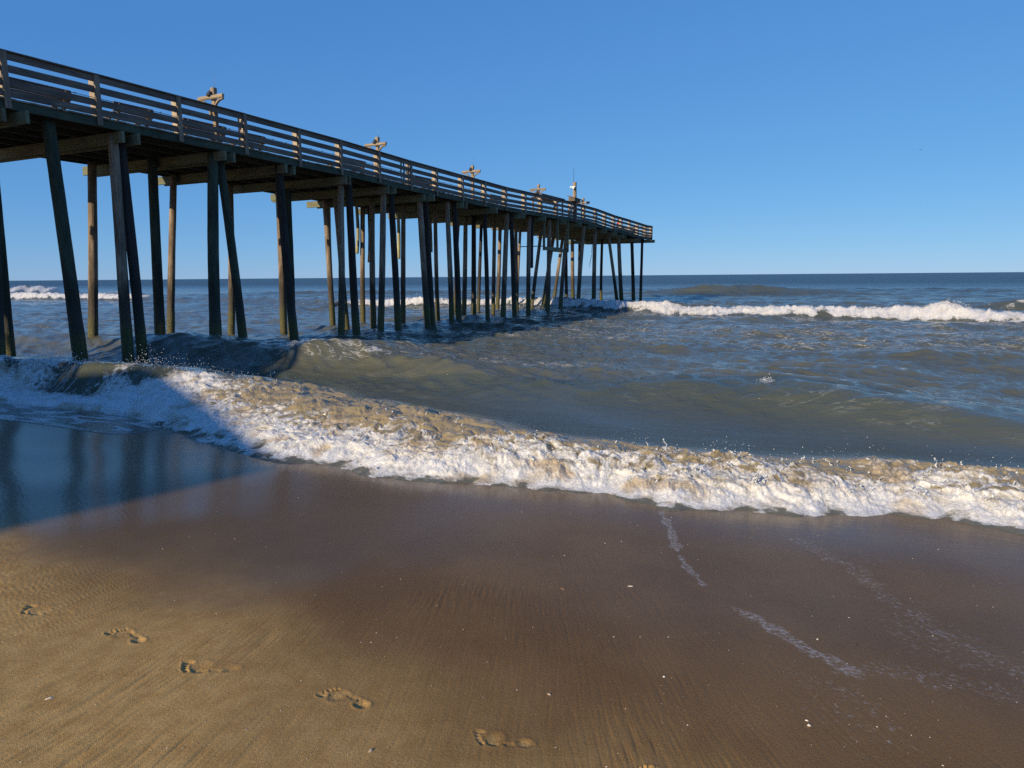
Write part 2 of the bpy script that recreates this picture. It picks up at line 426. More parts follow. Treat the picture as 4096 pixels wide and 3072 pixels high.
lumpy('shell_sliver', shell_m.m, .735, 4.24, .6, .03, .007, .007, 0., 'long pale shell sliver on the smooth wet sand right of the brown leaf', 'shell', 2)
lumpy('pebble', pebble_m, .155, 2.93, .1, .016, .011, .009, -.5, 'grey tan pebble on the brown sand right of the footprints', 'pebble', 3)
lumpy('shell', shell_m.m, .70, 3.08, .1, .011, .009, .007, .5, 'small white shell on the dark sand below the shell sliver', 'shell', 4)
lumpy('pebble', pebble_m, -.56, 2.52, .1, .015, .011, .010, 1.2, 'round tan pebble at the bottom of the beach below the clearest footprint', 'pebble', 5)
lumpy('shell', shell_m.m, 1.22, 2.70, .1, .013, .012, .010, .4, 'round white shell beside a smaller chip low on the right sand', 'shell', 6)
lumpy('shell', shell_m.m, 1.225, 2.735, .3, .012, .007, .007, -.3, 'flat white shell chip touching the round white shell low on the right', 'shell', 7)
lumpy('shell', shell_m.m, 1.60, 3.50, .2, .014, .009, .008, .8, 'white shell lying just below the thin foam sheet on the right', 'shell', 8)
lumpy('weed_scrap', dark_m, 1.78, 3.45, .2, .018, .006, .006, -.3, 'small black weed scrap on the wet sand between froth spots', 'weed', 9)
lumpy('shell_sliver', shell_m.m, -2.03, 2.86, .4, .026, .010, .006, .6, 'pale shell sliver on the ribbed sand at the left edge', 'shell', 10)
# ================================================================= sea
rows = np.concatenate([np.arange(4.6, 9.5, .016), np.arange(9.5, 16, .032), np.arange(16, 30, .075), np.arange(30, 62, .15),
                       np.arange(62, 120, .4), np.geomspace(121, 25000, 190)])
x, y, dr, F = polar(rows)
t, o = to(x, y)
# drop everything well landward of the surf at once
keepv = t > 4.9
idx = np.flatnonzero(keepv); remap = np.full(len(x), -1, np.int64); remap[idx] = np.arange(len(idx))
F = remap[F]; F = F[(F >= 0).all(1)]
x, y, dr, t, o = x[idx], y[idx], dr[idx], t[idx], o[idx]
rad = np.hypot(x, y)
tf = itp(o, TF); tt_ = itp(o, TT); hc = itp(o, HC)
wob = .14*perlin(o*1.3, o*0+.5, 101)+.07*perlin(o*4.1, o*0+.7, 102)+.035*perlin(o*11, o*0, 103)
tf = tf+wob
crest = tt_-.25+.25*perlin(o*.8, t*0, 104)
def swell(s, a, wf_, wb): return a*np.exp(-(s/np.where(s < 0, wf_, wb))**2)
# --- swell 1
S1T = [(-60, 16), (-23, 15.0), (-14, 14.4), (-11, 14.6), (-8.5, 13.8), (-6, 12.9), (-4, 12.5), (-2.5, 12.8), (-1, 12.7), (0, 12.1), (1.5, 11.2), (3, 10.8), (8, 11), (60, 12)]
S1A = [(-60, .3), (-30, .4), (-23, .5), (-16, .55), (-12, .60), (-10, .50), (-7.5, .30), (-5.5, .24), (-4, .36), (-2.3, .54), (-.8, .54), (.6, .42), (2, .32), (6, .3), (60, .3)]
def smooth_itp(x, pts, w):
    return (itp(x-w, pts)+2*itp(x-w*.5, pts)+2*itp(x, pts)+2*itp(x+w*.5, pts)+itp(x+w, pts))/8
s1 = t-smooth_itp(o, S1T, 1.2)-.25*perlin(o*.5, t*.25, 105)
a1 = smooth_itp(o, S1A, 1.)
z = swell(s1, a1, .62+.45*a1, 3.0)
# --- breaker 2 (white line) and its unbroken part
S2T = [(-140, 58), (-95, 52), (-72, 53), (-50, 51), (-36, 46.5), (-31, 47.5), (-26, 50.5), (-20, 48.5), (-14, 44), (-8, 41.6), (-3, 41.2), (1, 40.7), (3.8, 39.9), (5, 38.6), (7, 38.2), (12, 39), (20, 41), (120, 50)]
S2A = [(-140, .6), (-95, .8), (-75, .8), (-66, .35), (-55, .5), (-40, .5), (-36, .5), (-26, .6), (-18, .66), (-8, .56), (-3, .52), (1.2, .55), (2.8, .66), (4.3, .9), (5.2, .66), (6, .62), (8, .55), (20, .7), (120, .6)]
S2B = [(-140, 1), (-72, 1), (-67, 0), (-38.5, 0), (-36.5, 1), (15, 1), (30, .3), (120, .6)]
s2 = t-smooth_itp(o, S2T, .9)-.35*perlin(o*.35, t*0, 106)-.15*perlin(o*1.1, t*0, 107)
a2 = smooth_itp(o, S2A, .5)*(1+.16*perlin(o*.9, t*0, 108)+.1*perlin(o*2.7, t*0, 109)); b2 = itp(o, S2B)
z = z+swell(s2, a2, np.where(b2 > .5, .95, 2.2), 3.4)
# --- outer swells
s3 = t-87-.04*o-1.2*perlin(o*.06, t*0, 110)
a3 = 1.12*np.exp(-((o+13)/10.)**2)+.95*1.45/.95*np.exp(-((o+143)/15.)**2)+.45*np.exp(-((o+62)/22.)**2)+.3*np.exp(-((o-60)/25.)**2)
b3 = sst(-130, -135, o)*sst(-178, -165, o)
z = z+swell(s3, a3*(1+.1*perlin(o*.7, t*0, 111)), np.where(b3 > .5, 1.2, 2.), 5.)
s5 = t-66-.02*o; a5 = .62*np.exp(-((o+92)/7.)**2)
z = z+swell(s5, a5, 1.3, 4.)
s4 = t-49.5-.1*o; a4 = .7*np.exp(-((o-9.5)/3.2)**2)
z = z+swell(s4, a4, 1.3, 3.5)
for (T0, A0, sd_) in ((105, .22, 210), (150, .28, 211), (215, .3, 212), (320, .35, 213)):
    sx = t-T0-6*perlin(o*.012, t*0, sd_)
    z = z+swell(sx, A0*(.5+.6*perlin(o*.03, t*0, sd_+9)), 4., 9.)*(rad < 900)
# --- low hummocks and choppy wind sea
cal = .35+.65*sst(9.5, 14, t+.6*np.clip(-o-3, 0, 5))
z = z+.085*fbm(o*.16, t*.30, 120, 2)*sst(9, 14, t)*(rad < 400)
hx = np.zeros_like(x); hy = np.zeros_like(x)
rr = np.random.default_rng(5)
ramp = .12*sst(7.6, 9., t)+.88*sst(10.2, 13.2, t+.35*np.clip(-o-6, 0, 6))
for i in range(84):
    lam = .30*(24.)**(i/83.)
    th = rr.normal(0, .62)+(math.pi if rr.random() < .14 else 0)
    kx, ky = math.sin(th)*2*math.pi/lam, -math.cos(th)*2*math.pi/lam
    amp = .0058*lam**.60*rr.uniform(.6, 1.3)
    wgt = np.clip(lam/(2.6*np.maximum(dr, rad*.0013))-.6, 0, 1)
    k = np.flatnonzero(wgt > 0)
    ph = kx*o[k]+ky*t[k]+rr.uniform(0, 6.283)+1.1*perlin(o[k]/(lam*4.5), t[k]/(lam*4.5), 130+i % 7)
    wv = wgt[k]*amp*ramp[k]*cal[k]
    z[k] += wv*np.cos(ph)
    sn = .8*wv*np.sin(ph); hx[k] -= sn*math.sin(th); hy[k] += sn*math.cos(th)
# --- level near the sand and the surf itself
bz = beach_z(t, o)+.02*fbm(x*.35, y*.35, 3, 2)
base = np.maximum(bz+.05, 0.)*sst(12.5, 9.5, t)
z = z*sst(7.2, 10., t)+base
s0 = t-crest
wf0 = np.maximum((crest-tf)*.62, .5)
plunge = sst(-9.5, -12., o)
zs = swell(s0, hc, wf0*(1-.45*plunge), 1.7+.5*plunge)
z = z+zs
# surf foam density
u = (t-tf)/np.maximum(tt_-tf, .5)            # 0 at the front, 1 at the seaward edge
nlow = fbm(o*.9, t*1.3, 140, 3)
# a plunging face without foam between two throws of foam, on the left
face = sst(.35, .5, u)*np.exp(-((o+12.9)/.95)**2)+sst(.55, .7, u)*np.exp(-((o+11.)/.5)**2)*.8
foam0 = sst(-.02, .16, u+.10*fbm(o*3.2, t*4.5, 141, 3))*sst(1.12, .62, u+.30*nlow)
tumble = sst(.30, .55, u)*sst(-9.8, -8.6, o)*sst(-3., -4.6, o)          # tan rollers behind the foam
tumble2 = .55*sst(.45, .75, u)*sst(-4.5, -3., o)
foam0 = foam0*(1-.85*np.clip(face, 0, 1))
near = rad < 30
surf = near & (t < 11.5) & (t > 5)
lump = np.zeros_like(z); lum2 = np.zeros_like(z); brown = np.zeros_like(z); gap = np.zeros_like(z)
k = np.flatnonzero(surf)
wx = o[k]+.10*perlin(o[k]*3, t[k]*3, 150); wy = t[k]+.10*perlin(o[k]*3, t[k]*3, 151)
b1 = billow(wx*2.6, wy*3.2, 152, 2); b2_ = billow(wx*7.5, wy*9, 154, 3, .6); b3_ = billow(wx*24, wy*27, 157, 2, .6)
ridge = 1-np.abs(perlin(wx*4.2, wy*5., 160))*2
spike = np.clip(perlin(wx*6.5, wy*7.5, 161)-.28, 0, 1)
lump[k] = .026*b1+.013*b2_+.007*b3_+.030*spike**1.3
lum2[k] = .10*billow(wx*1.5, wy*2.1, 162, 2)+.03*billow(wx*5, wy*6, 164, 2)
gap[k] = fbm(wx*6.5, wy*8.5, 166, 3)
brown[k] = sst(.10, .62, fbm(o[k]*1.5, t[k]*2.4, 170, 3)+.04)
thick = foam0*sst(-.02, .22, u)
rightside = sst(-4.5, -1.5, o)
tail = sst(1.15, .95, u)
z = z+thick*(.04+lump*(.85+.3*rightside))+tail*np.clip(tumble+tumble2, 0, 1)*(1-foam0*.5)*(lum2*.62)
hx = hx+thick*.035*perlin(o*5, t*5, 175)*surf; hy = hy-thick*.06*np.clip(lump/.1, -1, 1)
# run the sheet down into the sand at the front
edge = sst(-.16, .10, t-tf)
zf = bz-.05+edge*.055
z = np.where(t < tf+.48, zf*(1-sst(-.02, .48, t-tf))+np.maximum(z, bz+.012)*sst(-.02, .48, t-tf), z)
z = np.where((t < 10.5), np.maximum(z, np.where(t > tf+.05, bz+.008, -9)), z)
# thin sheets of old foam in front of the left breaker
flat = sst(-8.6, -10.2, o)*sst(6.0, 6.35, t)*sst(tf+.25, tf-.1, t)
z = np.where(flat > .04, bz+.001+.007*sst(.04, .5, flat)+.003*perlin(o*6, t*16, 177)*flat, z)
# --- foam attribute everywhere
foam = foam0*(.80+.30*sst(.5, 0., u)+.30*sst(-8.5, -10.5, o)*(1-np.clip(face, 0, 1)))-(.30+.36*sst(-10.5, -8, o))*np.clip(gap+.12, 0, 1)*sst(.10, .45, u)*foam0-.24*tumble*foam0*(1+.8*perlin(o*5, t*1.6, 176))-.1*tumble2*foam0
foam = foam-.24*sst(.35, .8, u)*sst(-9.2, -8., o)*near*(t < 12)
foam = np.maximum(foam, .58*sst(.04, .3, flat)*sst(-.25, .35, perlin(o*1.6, t*5.5, 178)+.5*sst(.5, .1, flat)))
# breaker 2
fr2 = sst(-1.25, -.85, s2+.25*perlin(o*1.7, t*0, 180))*sst(.55, -.15, s2+.3*perlin(o*1.3, t*0, 181))*b2
far_l = (rad > 25) & (rad < 215)
k = np.flatnonzero(far_l & (fr2 > .01))
lf = np.zeros_like(z); lf[k] = .10*billow(o[k]*1.3, t[k]*1.6, 182, 2)+.07*billow(o[k]*4, t[k]*4.5, 184, 3)+.035*billow(o[k]*11, t[k]*11, 186, 2)
z = z+fr2*lf*(.45+.45*a2)
z = z+fr2*.09*np.clip(perlin(o*3.1, t*2.6, 186)-.35, 0, 1)*far_l*np.exp(-(s2/.7)**2)*2
foam = np.maximum(foam, fr2*(1.0-.75*sst(.15, .7, fbm(o*.9, t*1.4, 193, 3))*sst(-.2, -.9, s2)))
fr3 = sst(-2.2, -1.6, s3)*sst(1., .2, s3)*b3; fr5 = sst(-.9, -.3, s5)*sst(.8, .2, s5)*np.clip(a5*2.2+.6*perlin(o*.4, t*0, 187)-.3, 0, 1)*far_l
z = z+fr3*.14*billow(o*1.1, t*1.1, 188, 3)*far_l
foam = np.maximum(foam, np.maximum(fr3*.95, fr5*.85))
fr4 = np.exp(-((s4+.6)/1.)**2)*np.clip(a4*1.5, 0, 1)*sst(-.25, .35, perlin(o*1.1, t*1.4, 189)); foam = np.maximum(foam, .62*fr4)
# caps on swell 1
cap = np.exp(-((s1+.12)/.24)**2)*np.clip(np.exp(-((o+13.3)/1.15)**2)+.8*np.exp(-((o+10.9)/.45)**2)+.75*np.exp(-((o+1.35)/.16)**2), 0, 1)
foam = np.maximum(foam, cap*(.62+.4*perlin(o*3, t*4, 190)))
z = z+cap*.06*np.clip(perlin(o*6, t*7, 191)+.2, 0, 1)*near
# lace: old foam drifting in streaks
lace = (.75*sst(13.2, 14.6, t-(o+10)*.1)*sst(21, 16, t)*sst(-15, -12, o)*sst(-2, -6, o)
        + .80*sst(20, 26, t)*sst(38, 34, t)*sst(-20, -10, o)
        + .5*sst(17, 22, t)*sst(47, 40, t)*sst(-18, -24, o)
        + .7*sst(.2, 1.5, s2)*sst(9, 2, s2)*b2 + .9*sst(-4.5, -1.7, s2)*sst(-1.2, -1.6, s2)*b2
        + .65*np.exp(-((t-23.5)/.9)**2)*np.exp(-((o+2.2)/1.4)**2)
        + .38*np.exp(-((s1+.5)/.8)**2)*sst(-5, -3, o)*near
        + .6*sst(.9, 1.05, u)*sst(1.7, 1.15, u)*near + .12)
lace = np.clip(lace, 0, 1)
tan = np.clip(.80*sst(10.2, 8.0, t)*sst(-10.5, -8, o)*sst(-.2, .4, u)*(1-.55*sst(1., 1.5, u)*sst(-5, -3, o))+.9*tumble+.5*tumble2, 0, 1)
tan = np.clip(tan*sst(1.5, 1.05, u), 0, 1); tan = np.maximum(tan, .07*sst(13., 10., t))
tan = np.where(t > 13, .10*np.exp(-(t-13)/25)+.05, tan)
X = x+hx*NX+hy*AX; Y = y+hx*NY+hy*AY
curve = rad**2/(2*6371000.)
co = np.stack([X, Y, z-np.where(rad > 500, 0*curve, 0)], 1)

water_m = NT('sea_water')
def make_water():
    N = water_m; fo = N.attr('foam'); la = N.attr('lace'); ta = N.attr('tan'); br = N.attr('brown')
    v = N.tov(); p = N.pos(); sp0 = N.n('ShaderNodeSeparateXYZ'); N.set(sp0.inputs[0], v)
    # foam break-up
    n1 = N.noise(N.vmul(v, (7, 11, 9)), 1., 5, .68); n2 = N.noise(N.vmul(v, (1.1, 2.2, 2)), 1., 5, .7)
    f = N.mapr(N.math('ADD', fo, N.math('MULTIPLY', N.math('SUBTRACT', n1, .5), .95)), .30, .58)
    f = N.math('MULTIPLY', f, N.mapr(fo, .03, .15))
    r1 = N.noise(N.vmul(v, (1.0, 2.4, 1)), 1., 5, .62, 1.1); r1 = N.math('ABSOLUTE', N.math('SUBTRACT', r1, .5))
    r2 = N.noise(N.vmul(v, (.28, .9, 1)), 1., 3, .6)
    lw = N.mapr(r1, .030, .0); lw = N.math('MULTIPLY', lw, N.mapr(N.math('ADD', la, N.math('MULTIPLY', N.math('SUBTRACT', r2, .5), 1.6)), .45, 1.05))
    f = N.math('MAXIMUM', f, N.math('MULTIPLY', lw, .62))
    olive = N.mix(N.mapr(N.noise(N.vmul(v, (.12, .25, .1)), 1., 3), .35, .65), (.062, .074, .058), (.080, .092, .072))
    ve = N.voro(N.vmul(v, (9, 12, 9)), 1., 'DISTANCE_TO_EDGE'); ve2 = N.voro(N.vmul(v, (26, 32, 26)), 1., 'DISTANCE_TO_EDGE')
    web = N.math('MINIMUM', ve.outputs['Distance'], N.math('MULTIPLY', ve2.outputs['Distance'], 1.6))
    hole = N.math('MULTIPLY', N.mapr(web, .06, .26), N.mapr(fo, 1.02, .55))
    f = N.math('MULTIPLY', f, N.math('SUBTRACT', 1., N.math('MULTIPLY', hole, .72)))
    olive = N.mix(N.mapr(sp0.outputs[1], 50., 160.), olive, (.030, .056, .062))
    body = N.mix(ta, olive, (.27, .215, .125))
    white = N.mix(N.mapr(N.noise(p, 5, 4, .6), .3, .7), (.78, .76, .72), (.86, .85, .83))
    gm_ = N.noise(N.vmul(v, (5.5, 8, 7)), 1., 5, .7)
    white = N.mix(N.math('MULTIPLY', N.mapr(gm_, .44, .62), N.mapr(fo, 1.08, .7)), white, (.50, .46, .39))
    white = N.mix(N.math('MULTIPLY', br, N.mapr(n2, .35, .6, .15, .85)), white, (.50, .385, .245))
    vo = N.voro(p, 34); vo2 = N.voro(p, 95)
    cell = N.math('MULTIPLY', N.mapr(vo.outputs['Distance'], .1, .75, 1., .80), N.mapr(vo2.outputs['Distance'], .1, .75, 1., .88))
    wm = N.n('ShaderNodeVectorMath', operation='SCALE'); N.set(wm.inputs[0], white); N.set(wm.inputs['Scale'], cell)
    col = N.mix(f, body, wm.outputs[0])
    # ripples too small for the mesh
    w1 = N.noise(N.vmul(v, (2.2, 5.2, 3)), 1., 4, .62, .6); w2 = N.noise(N.vmul(v, (9, 20, 9)), 1., 3, .6, .5)
    w3 = N.noise(N.vmul(v, (.55, 1.25, 1)), 1., 3, .6, .4)
    sep = N.n('ShaderNodeSeparateXYZ'); N.set(sep.inputs[0], v)
    calm = N.mapr(sep.outputs[1], 9.5, 13., .28, 1.)
    far = N.mapr(sep.outputs[1], 25., 90.)
    hh = N.math('ADD', N.math('MULTIPLY', w1, .055), N.math('MULTIPLY', w2, .022))
    hh = N.math('ADD', hh, N.math('MULTIPLY', N.math('MULTIPLY', w3, far), .34))
    nrm = N.bump(N.math('MULTIPLY', hh, calm), 1., 1.)
    # beyond the reach of the mesh the wave slopes are added to the normal itself
    q1 = N.n('ShaderNodeTexNoise'); N.set(q1.inputs['Vector'], N.vmul(v, (.5, 1.1, 1))); q1.inputs['Scale'].default_value = 1.; q1.inputs['Detail'].default_value = 5; q1.inputs['Roughness'].default_value = .7
    q2 = N.n('ShaderNodeVectorMath', operation='SUBTRACT'); N.set(q2.inputs[0], q1.outputs['Color']); q2.inputs[1].default_value = (.5, .5, .5)
    q3 = N.n('ShaderNodeVectorMath', operation='SCALE'); N.set(q3.inputs[0], q2.outputs[0]); N.set(q3.inputs['Scale'], N.mapr(sep.outputs[1], 18., 160., 0., 1.5))
    q4 = N.n('ShaderNodeVectorMath', operation='MULTIPLY'); N.set(q4.inputs[0], q3.outputs[0]); q4.inputs[1].default_value = (1, 1, 0)
    q5 = N.n('ShaderNodeVectorMath', operation='ADD'); N.set(q5.inputs[0], nrm); N.set(q5.inputs[1], q4.outputs[0])
    q6 = N.n('ShaderNodeVectorMath', operation='NORMALIZE'); N.set(q6.inputs[0], q5.outputs[0]); nrm = q6.outputs[0]
    fh = N.math('ADD', N.math('MULTIPLY', vo.outputs['Distance'], .010), N.math('MULTIPLY', N.noise(p, 22, 5, .7), .03))
    fn = N.bump(fh, .40, 1.)
    mixn = N.n('ShaderNodeMix', data_type='VECTOR'); N.set(mixn.inputs[0], f)
    N.set(mixn.inputs[4], nrm); N.set(mixn.inputs[5], fn)
    b = N.bsdf(Base_Color=col, Roughness=N.mixf(f, N.mapr(sep.outputs[1], 25., 220., .05, .36), .30), IOR=1.333, Normal=mixn.outputs[1])
    b.inputs['Specular IOR Level'].default_value = .5
    N.set(b.inputs['Subsurface Weight'], N.math('MULTIPLY', f, .55)); b.inputs['Subsurface Radius'].default_value = (1., .95, .85); b.inputs['Subsurface Scale'].default_value = .05
make_water()
att = dict(foam=foam, lace=lace, tan=tan, brown=brown)
fz = (z-bz)
sink = (fz < -.035) & (t < 7.5)
ok = ~sink[F].all(1)
F = F[ok]
isf = (foam[F].mean(1) > .30) & (t[F].mean(1) < 11)
isb = (foam[F].mean(1) > .30) & (t[F].mean(1) > 30)
for nm, kp in (('sea', ~(isf | isb)), ('surf_foam', isf), ('breaker_foam', isb)):
    c2, f2, a2_ = take(co, F, kp, att)
    ob = np_mesh(nm, c2, f2, water_m.m, a2_)
    if nm == 'sea': tag(ob, kind='structure')
    elif nm == 'surf_foam': tag(ob, 'white and sandy surf foam tumbling onto the wet sand', 'surf foam', kind='stuff')
    else: tag(ob, 'white foam of the breakers rolling in beyond and beside the pier', 'breaker foam', kind='stuff')
def sea_at(px, py):
    k = np.argmin((X-px)**2+(Y-py)**2); return float(z[k])
# ================================================================= wood
def wood(name, c_dark, c_lite, rough=.8, green=None, k=1.):
    N = NT(name); v = N.attr('wc', True)
    g1 = N.noise(N.vmul(v, (1.6, 26, 26)), 1., 5, .65, .6); g2 = N.noise(N.vmul(v, (.9, 3, 3)), 1., 3, .6)
    g3 = N.noise(N.vmul(v, (9, 160, 160)), 1., 2, .7)
    col = N.mix(N.mapr(g1, .28, .72), c_dark, c_lite)
    dk = N.n('ShaderNodeVectorMath', operation='SCALE'); N.set(dk.inputs[0], col)
    N.set(dk.inputs['Scale'], N.mapr(g2, .3, .7, .70, 1.22)); col = dk.outputs[0]
    if green: col = N.mix(N.mapr(N.noise(N.vmul(v, (.6, 1.2, 1.2)), 1., 3), .4, .65, 0, .8), col, green)
    kn = N.voro(N.vmul(v, (1.3, 5, 5)), 1.)
    col = N.mix(N.mapr(kn.outputs['Distance'], .10, .05, 0, .7), col, tuple(c*.25 for c in c_dark))
    crack = N.mapr(g3, .62, .70, 0., .55)
    col = N.mix(crack, col, tuple(c*.3 for c in c_dark))
    hh = N.math('ADD', g1, N.math('MULTIPLY', g3, -.5))
    N.bsdf(Base_Color=col, Roughness=rough, Normal=N.bump(hh, .7, .006*k)); return N.m
rail_m = wood('weathered_rail_wood', (.100, .078, .060), (.205, .160, .120))
post_m = wood('weathered_post_wood', (.15, .115, .085), (.30, .225, .155))
brace_m = wood('pale_brace_wood', (.33, .265, .195), (.50, .415, .31))
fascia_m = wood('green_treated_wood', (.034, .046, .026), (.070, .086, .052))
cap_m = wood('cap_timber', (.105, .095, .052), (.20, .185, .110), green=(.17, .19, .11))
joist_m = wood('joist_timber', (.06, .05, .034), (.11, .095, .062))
deck_m = wood('deck_plank', (.17, .13, .09), (.33, .26, .18))
lamp_wood = wood('lamp_post_wood', (.22, .165, .11), (.39, .30, .20))
lamp_end = lamp_wood
def pile_mat(name, c1, c2, algae_top):
    N = NT(name); v = N.attr('wc', True); p = N.pos()
    sep = N.n('ShaderNodeSeparateXYZ'); N.set(sep.inputs[0], p); zz = sep.outputs[2]
    g1 = N.noise(N.vmul(v, (.9, 34, 34)), 1., 5, .66, .8); g2 = N.noise(N.vmul(v, (1.1, 5, 5)), 1., 4, .65)
    g4 = N.noise(p, 26, 4, .7)
    col = N.mix(N.mapr(g1, .27, .73), c1, c2)
    sc2 = N.n('ShaderNodeVectorMath', operation='SCALE'); N.set(sc2.inputs[0], col); N.set(sc2.inputs['Scale'], N.mapr(g2, .3, .7, .55, 1.3)); col = sc2.outputs[0]
    zn = N.math('ADD', zz, N.math('MULTIPLY', N.math('SUBTRACT', g2, .5), 1.9))
    col = N.mix(N.mapr(zn, 2.9, 1.7, 0., .86), col, (.030, .024, .016))            # wet dark tide band
    zb = N.math('ADD', zz, N.math('MULTIPLY', N.math('SUBTRACT', g4, .5), .8))
    col = N.mix(N.mapr(zb, algae_top+.25, algae_top-.25, 0., .9), col, N.mix(N.mapr(g4, .35, .62), (.030, .028, .006), (.125, .112, .022)))   # weed and barnacles
    cr = N.noise(N.vmul(v, (1.2, 70, 70)), 1., 3, .7)
    col = N.mix(N.mapr(cr, .60, .68, 0, .75), col, (.018, .014, .010))
    wt = N.mapr(zz, 2.0, .8)
    hh = N.math('ADD', N.math('SUBTRACT', g1, N.math('MULTIPLY', cr, .8)), N.math('MULTIPLY', g4, N.mapr(zz, 1.6, 1.0, .15, 1.2)))
    N.bsdf(Base_Color=col, Roughness=N.mixf(wt, .85, .55), Normal=N.bump(hh, .9, .018)); return N.m
pile_w = pile_mat('grey_pile', (.15, .10, .066), (.36, .28, .20), 1.05)
pile_g = pile_mat('green_pile', (.028, .042, .026), (.066, .086, .054), .9)
pile_k = pile_mat('tarred_pile', (.014, .011, .010), (.050, .040, .034), .9)
stub_m = wood('new_treated_pile', (.26, .245, .125), (.46, .44, .26))
metal_m = NT('galvanised'); metal_m.bsdf(Base_Color=(.30, .30, .29), Metallic=.8, Roughness=.5); metal_m = metal_m.m
black_m = plain('black_metal', (.02, .02, .02), (.05, .05, .05), .5)
wire_m = plain('cable_black', (.015, .015, .015), (.03, .03, .03), .6)
white_m = plain('white_plastic', (.70, .70, .68), (.80, .80, .78), .4)
lens_m = NT('lamp_glass'); lens_m.bsdf(Base_Color=(.35, .36, .36), Roughness=.12); lens_m = lens_m.m

# ================================================================= pier
ZR = [(-40, 7.42), (10, 7.40), (12.4, 7.40), (14.8, 7.39), (17.2, 7.38), (19.6, 7.34), (21.8, 7.33), (24.2, 7.28), (26.5, 7.21), (28.5, 7.19), (30.9, 7.15),
      (33.2, 7.13), (35.7, 7.08), (38.2, 7.09), (40.5, 7.13), (43, 7.14), (45.5, 7.16), (48, 7.16), (50.6, 7.12), (52.7, 6.98), (54.8, 6.95), (56.8, 6.94),
      (59.2, 6.87), (61.6, 6.75), (64.1, 6.75), (66.2, 6.78), (70, 6.78)]
def zr(t): return float(np.interp(t, [a for a, b in ZR], [b for a, b in ZR]))
T0, T1 = -34., 66.3
PT = [10.2, 12.39, 14.81, 17.23, 19.63, 21.84, 24.19, 26.46, 28.54, 30.91, 33.24, 35.65, 38.17, 40.5, 43.01, 45.53, 48.04, 50.58, 52.66, 54.82, 56.83, 59.17, 61.56, 64.11, 66.18]
q = 10.2
while q > T0+2: q -= 2.4; PT.insert(0, q)
ON, OF = -17.6, -23.6
pier = empty('pier', W(10, -20.6, 0)); tag(pier, 'long weathered timber fishing pier on tall leaning piles running out over the surf', 'pier')
bpy.context.view_layer.update()
def path_bar(mb, tlist, o, dz, wd, h, jit=0., gap=.004, cham=.006):
    for a, b in zip(tlist[:-1], tlist[1:]):
        mb.bar(W(a+gap, o, zr(a)+dz), W(b-gap, o, zr(b)+dz), wd, h, UP, jit, cham)
# deck planks
mb = MB(); tt = T0
while tt < T1:
    wv = .142; zz = zr(tt)-1.05+random.uniform(-.004, .004)
    mb.bar(W(tt+wv/2, OF-.10-random.uniform(0, .03), zz), W(tt+wv/2, ON+.02+random.uniform(0, .05), zz), wv, .038, UP, .002, 0); tt += .150
deck = mb.build('deck', deck_m, pier)
# stringers
TB = list(np.arange(T0, T1, 2.95))+[T1]
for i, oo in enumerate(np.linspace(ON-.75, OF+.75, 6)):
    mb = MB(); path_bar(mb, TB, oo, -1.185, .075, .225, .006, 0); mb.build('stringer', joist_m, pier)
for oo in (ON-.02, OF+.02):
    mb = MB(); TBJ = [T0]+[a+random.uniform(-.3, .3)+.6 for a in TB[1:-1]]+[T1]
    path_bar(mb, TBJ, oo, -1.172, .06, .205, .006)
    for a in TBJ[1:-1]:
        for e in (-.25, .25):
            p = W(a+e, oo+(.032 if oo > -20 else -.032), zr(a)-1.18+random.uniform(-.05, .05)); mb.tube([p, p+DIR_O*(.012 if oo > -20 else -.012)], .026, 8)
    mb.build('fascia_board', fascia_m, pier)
# pairs of cap timbers on each bent
BT = [10.24, 13.17, 16.4, 19.12, 22.1, 24.87, 27.6, 31.0, 34.03, 37.5, 40.7, 43.9, 46.7, 49.4, 52.3, 54.7, 57.2, 61.2]
q = 10.24
while q > T0+3: q -= 2.95; BT.insert(0, q)
for bt in BT:
    zc = zr(bt)-1.285-.15
    if bt > 55: zc -= .06
    for s in (-1, 1):
        e1 = random.uniform(-.05, .30); e2 = .20+random.uniform(.0, .5)
        if s > 0: e1 -= .05
        mb = MB(); mb.bar(W(bt+s*.19, ON+.10+e1, zc+random.uniform(-.01, .01)), W(bt+s*.19, OF+.05-e2, zc+random.uniform(-.012, .012)), .085, .285, UP, .006, .008)
        for oo in (-17.75, -18.25, -20.2, -20.6, -22.6, -23.0):
            for dz in (-.07, .07):
                p = W(bt+s*.232, oo, zc+dz); mb.tube([p, p+DIR_T*s*.016], .024, 7)
        mb.build('cap_timber', cap_m, pier)
for bt in (64.5, 65.6):
    mb = MB(); mb.bar(W(bt, ON+.45, zr(bt)-1.42), W(bt, OF-.2, zr(bt)-1.42), .10, .26, UP, .004, .008); mb.build('cap_timber', cap_m, pier)
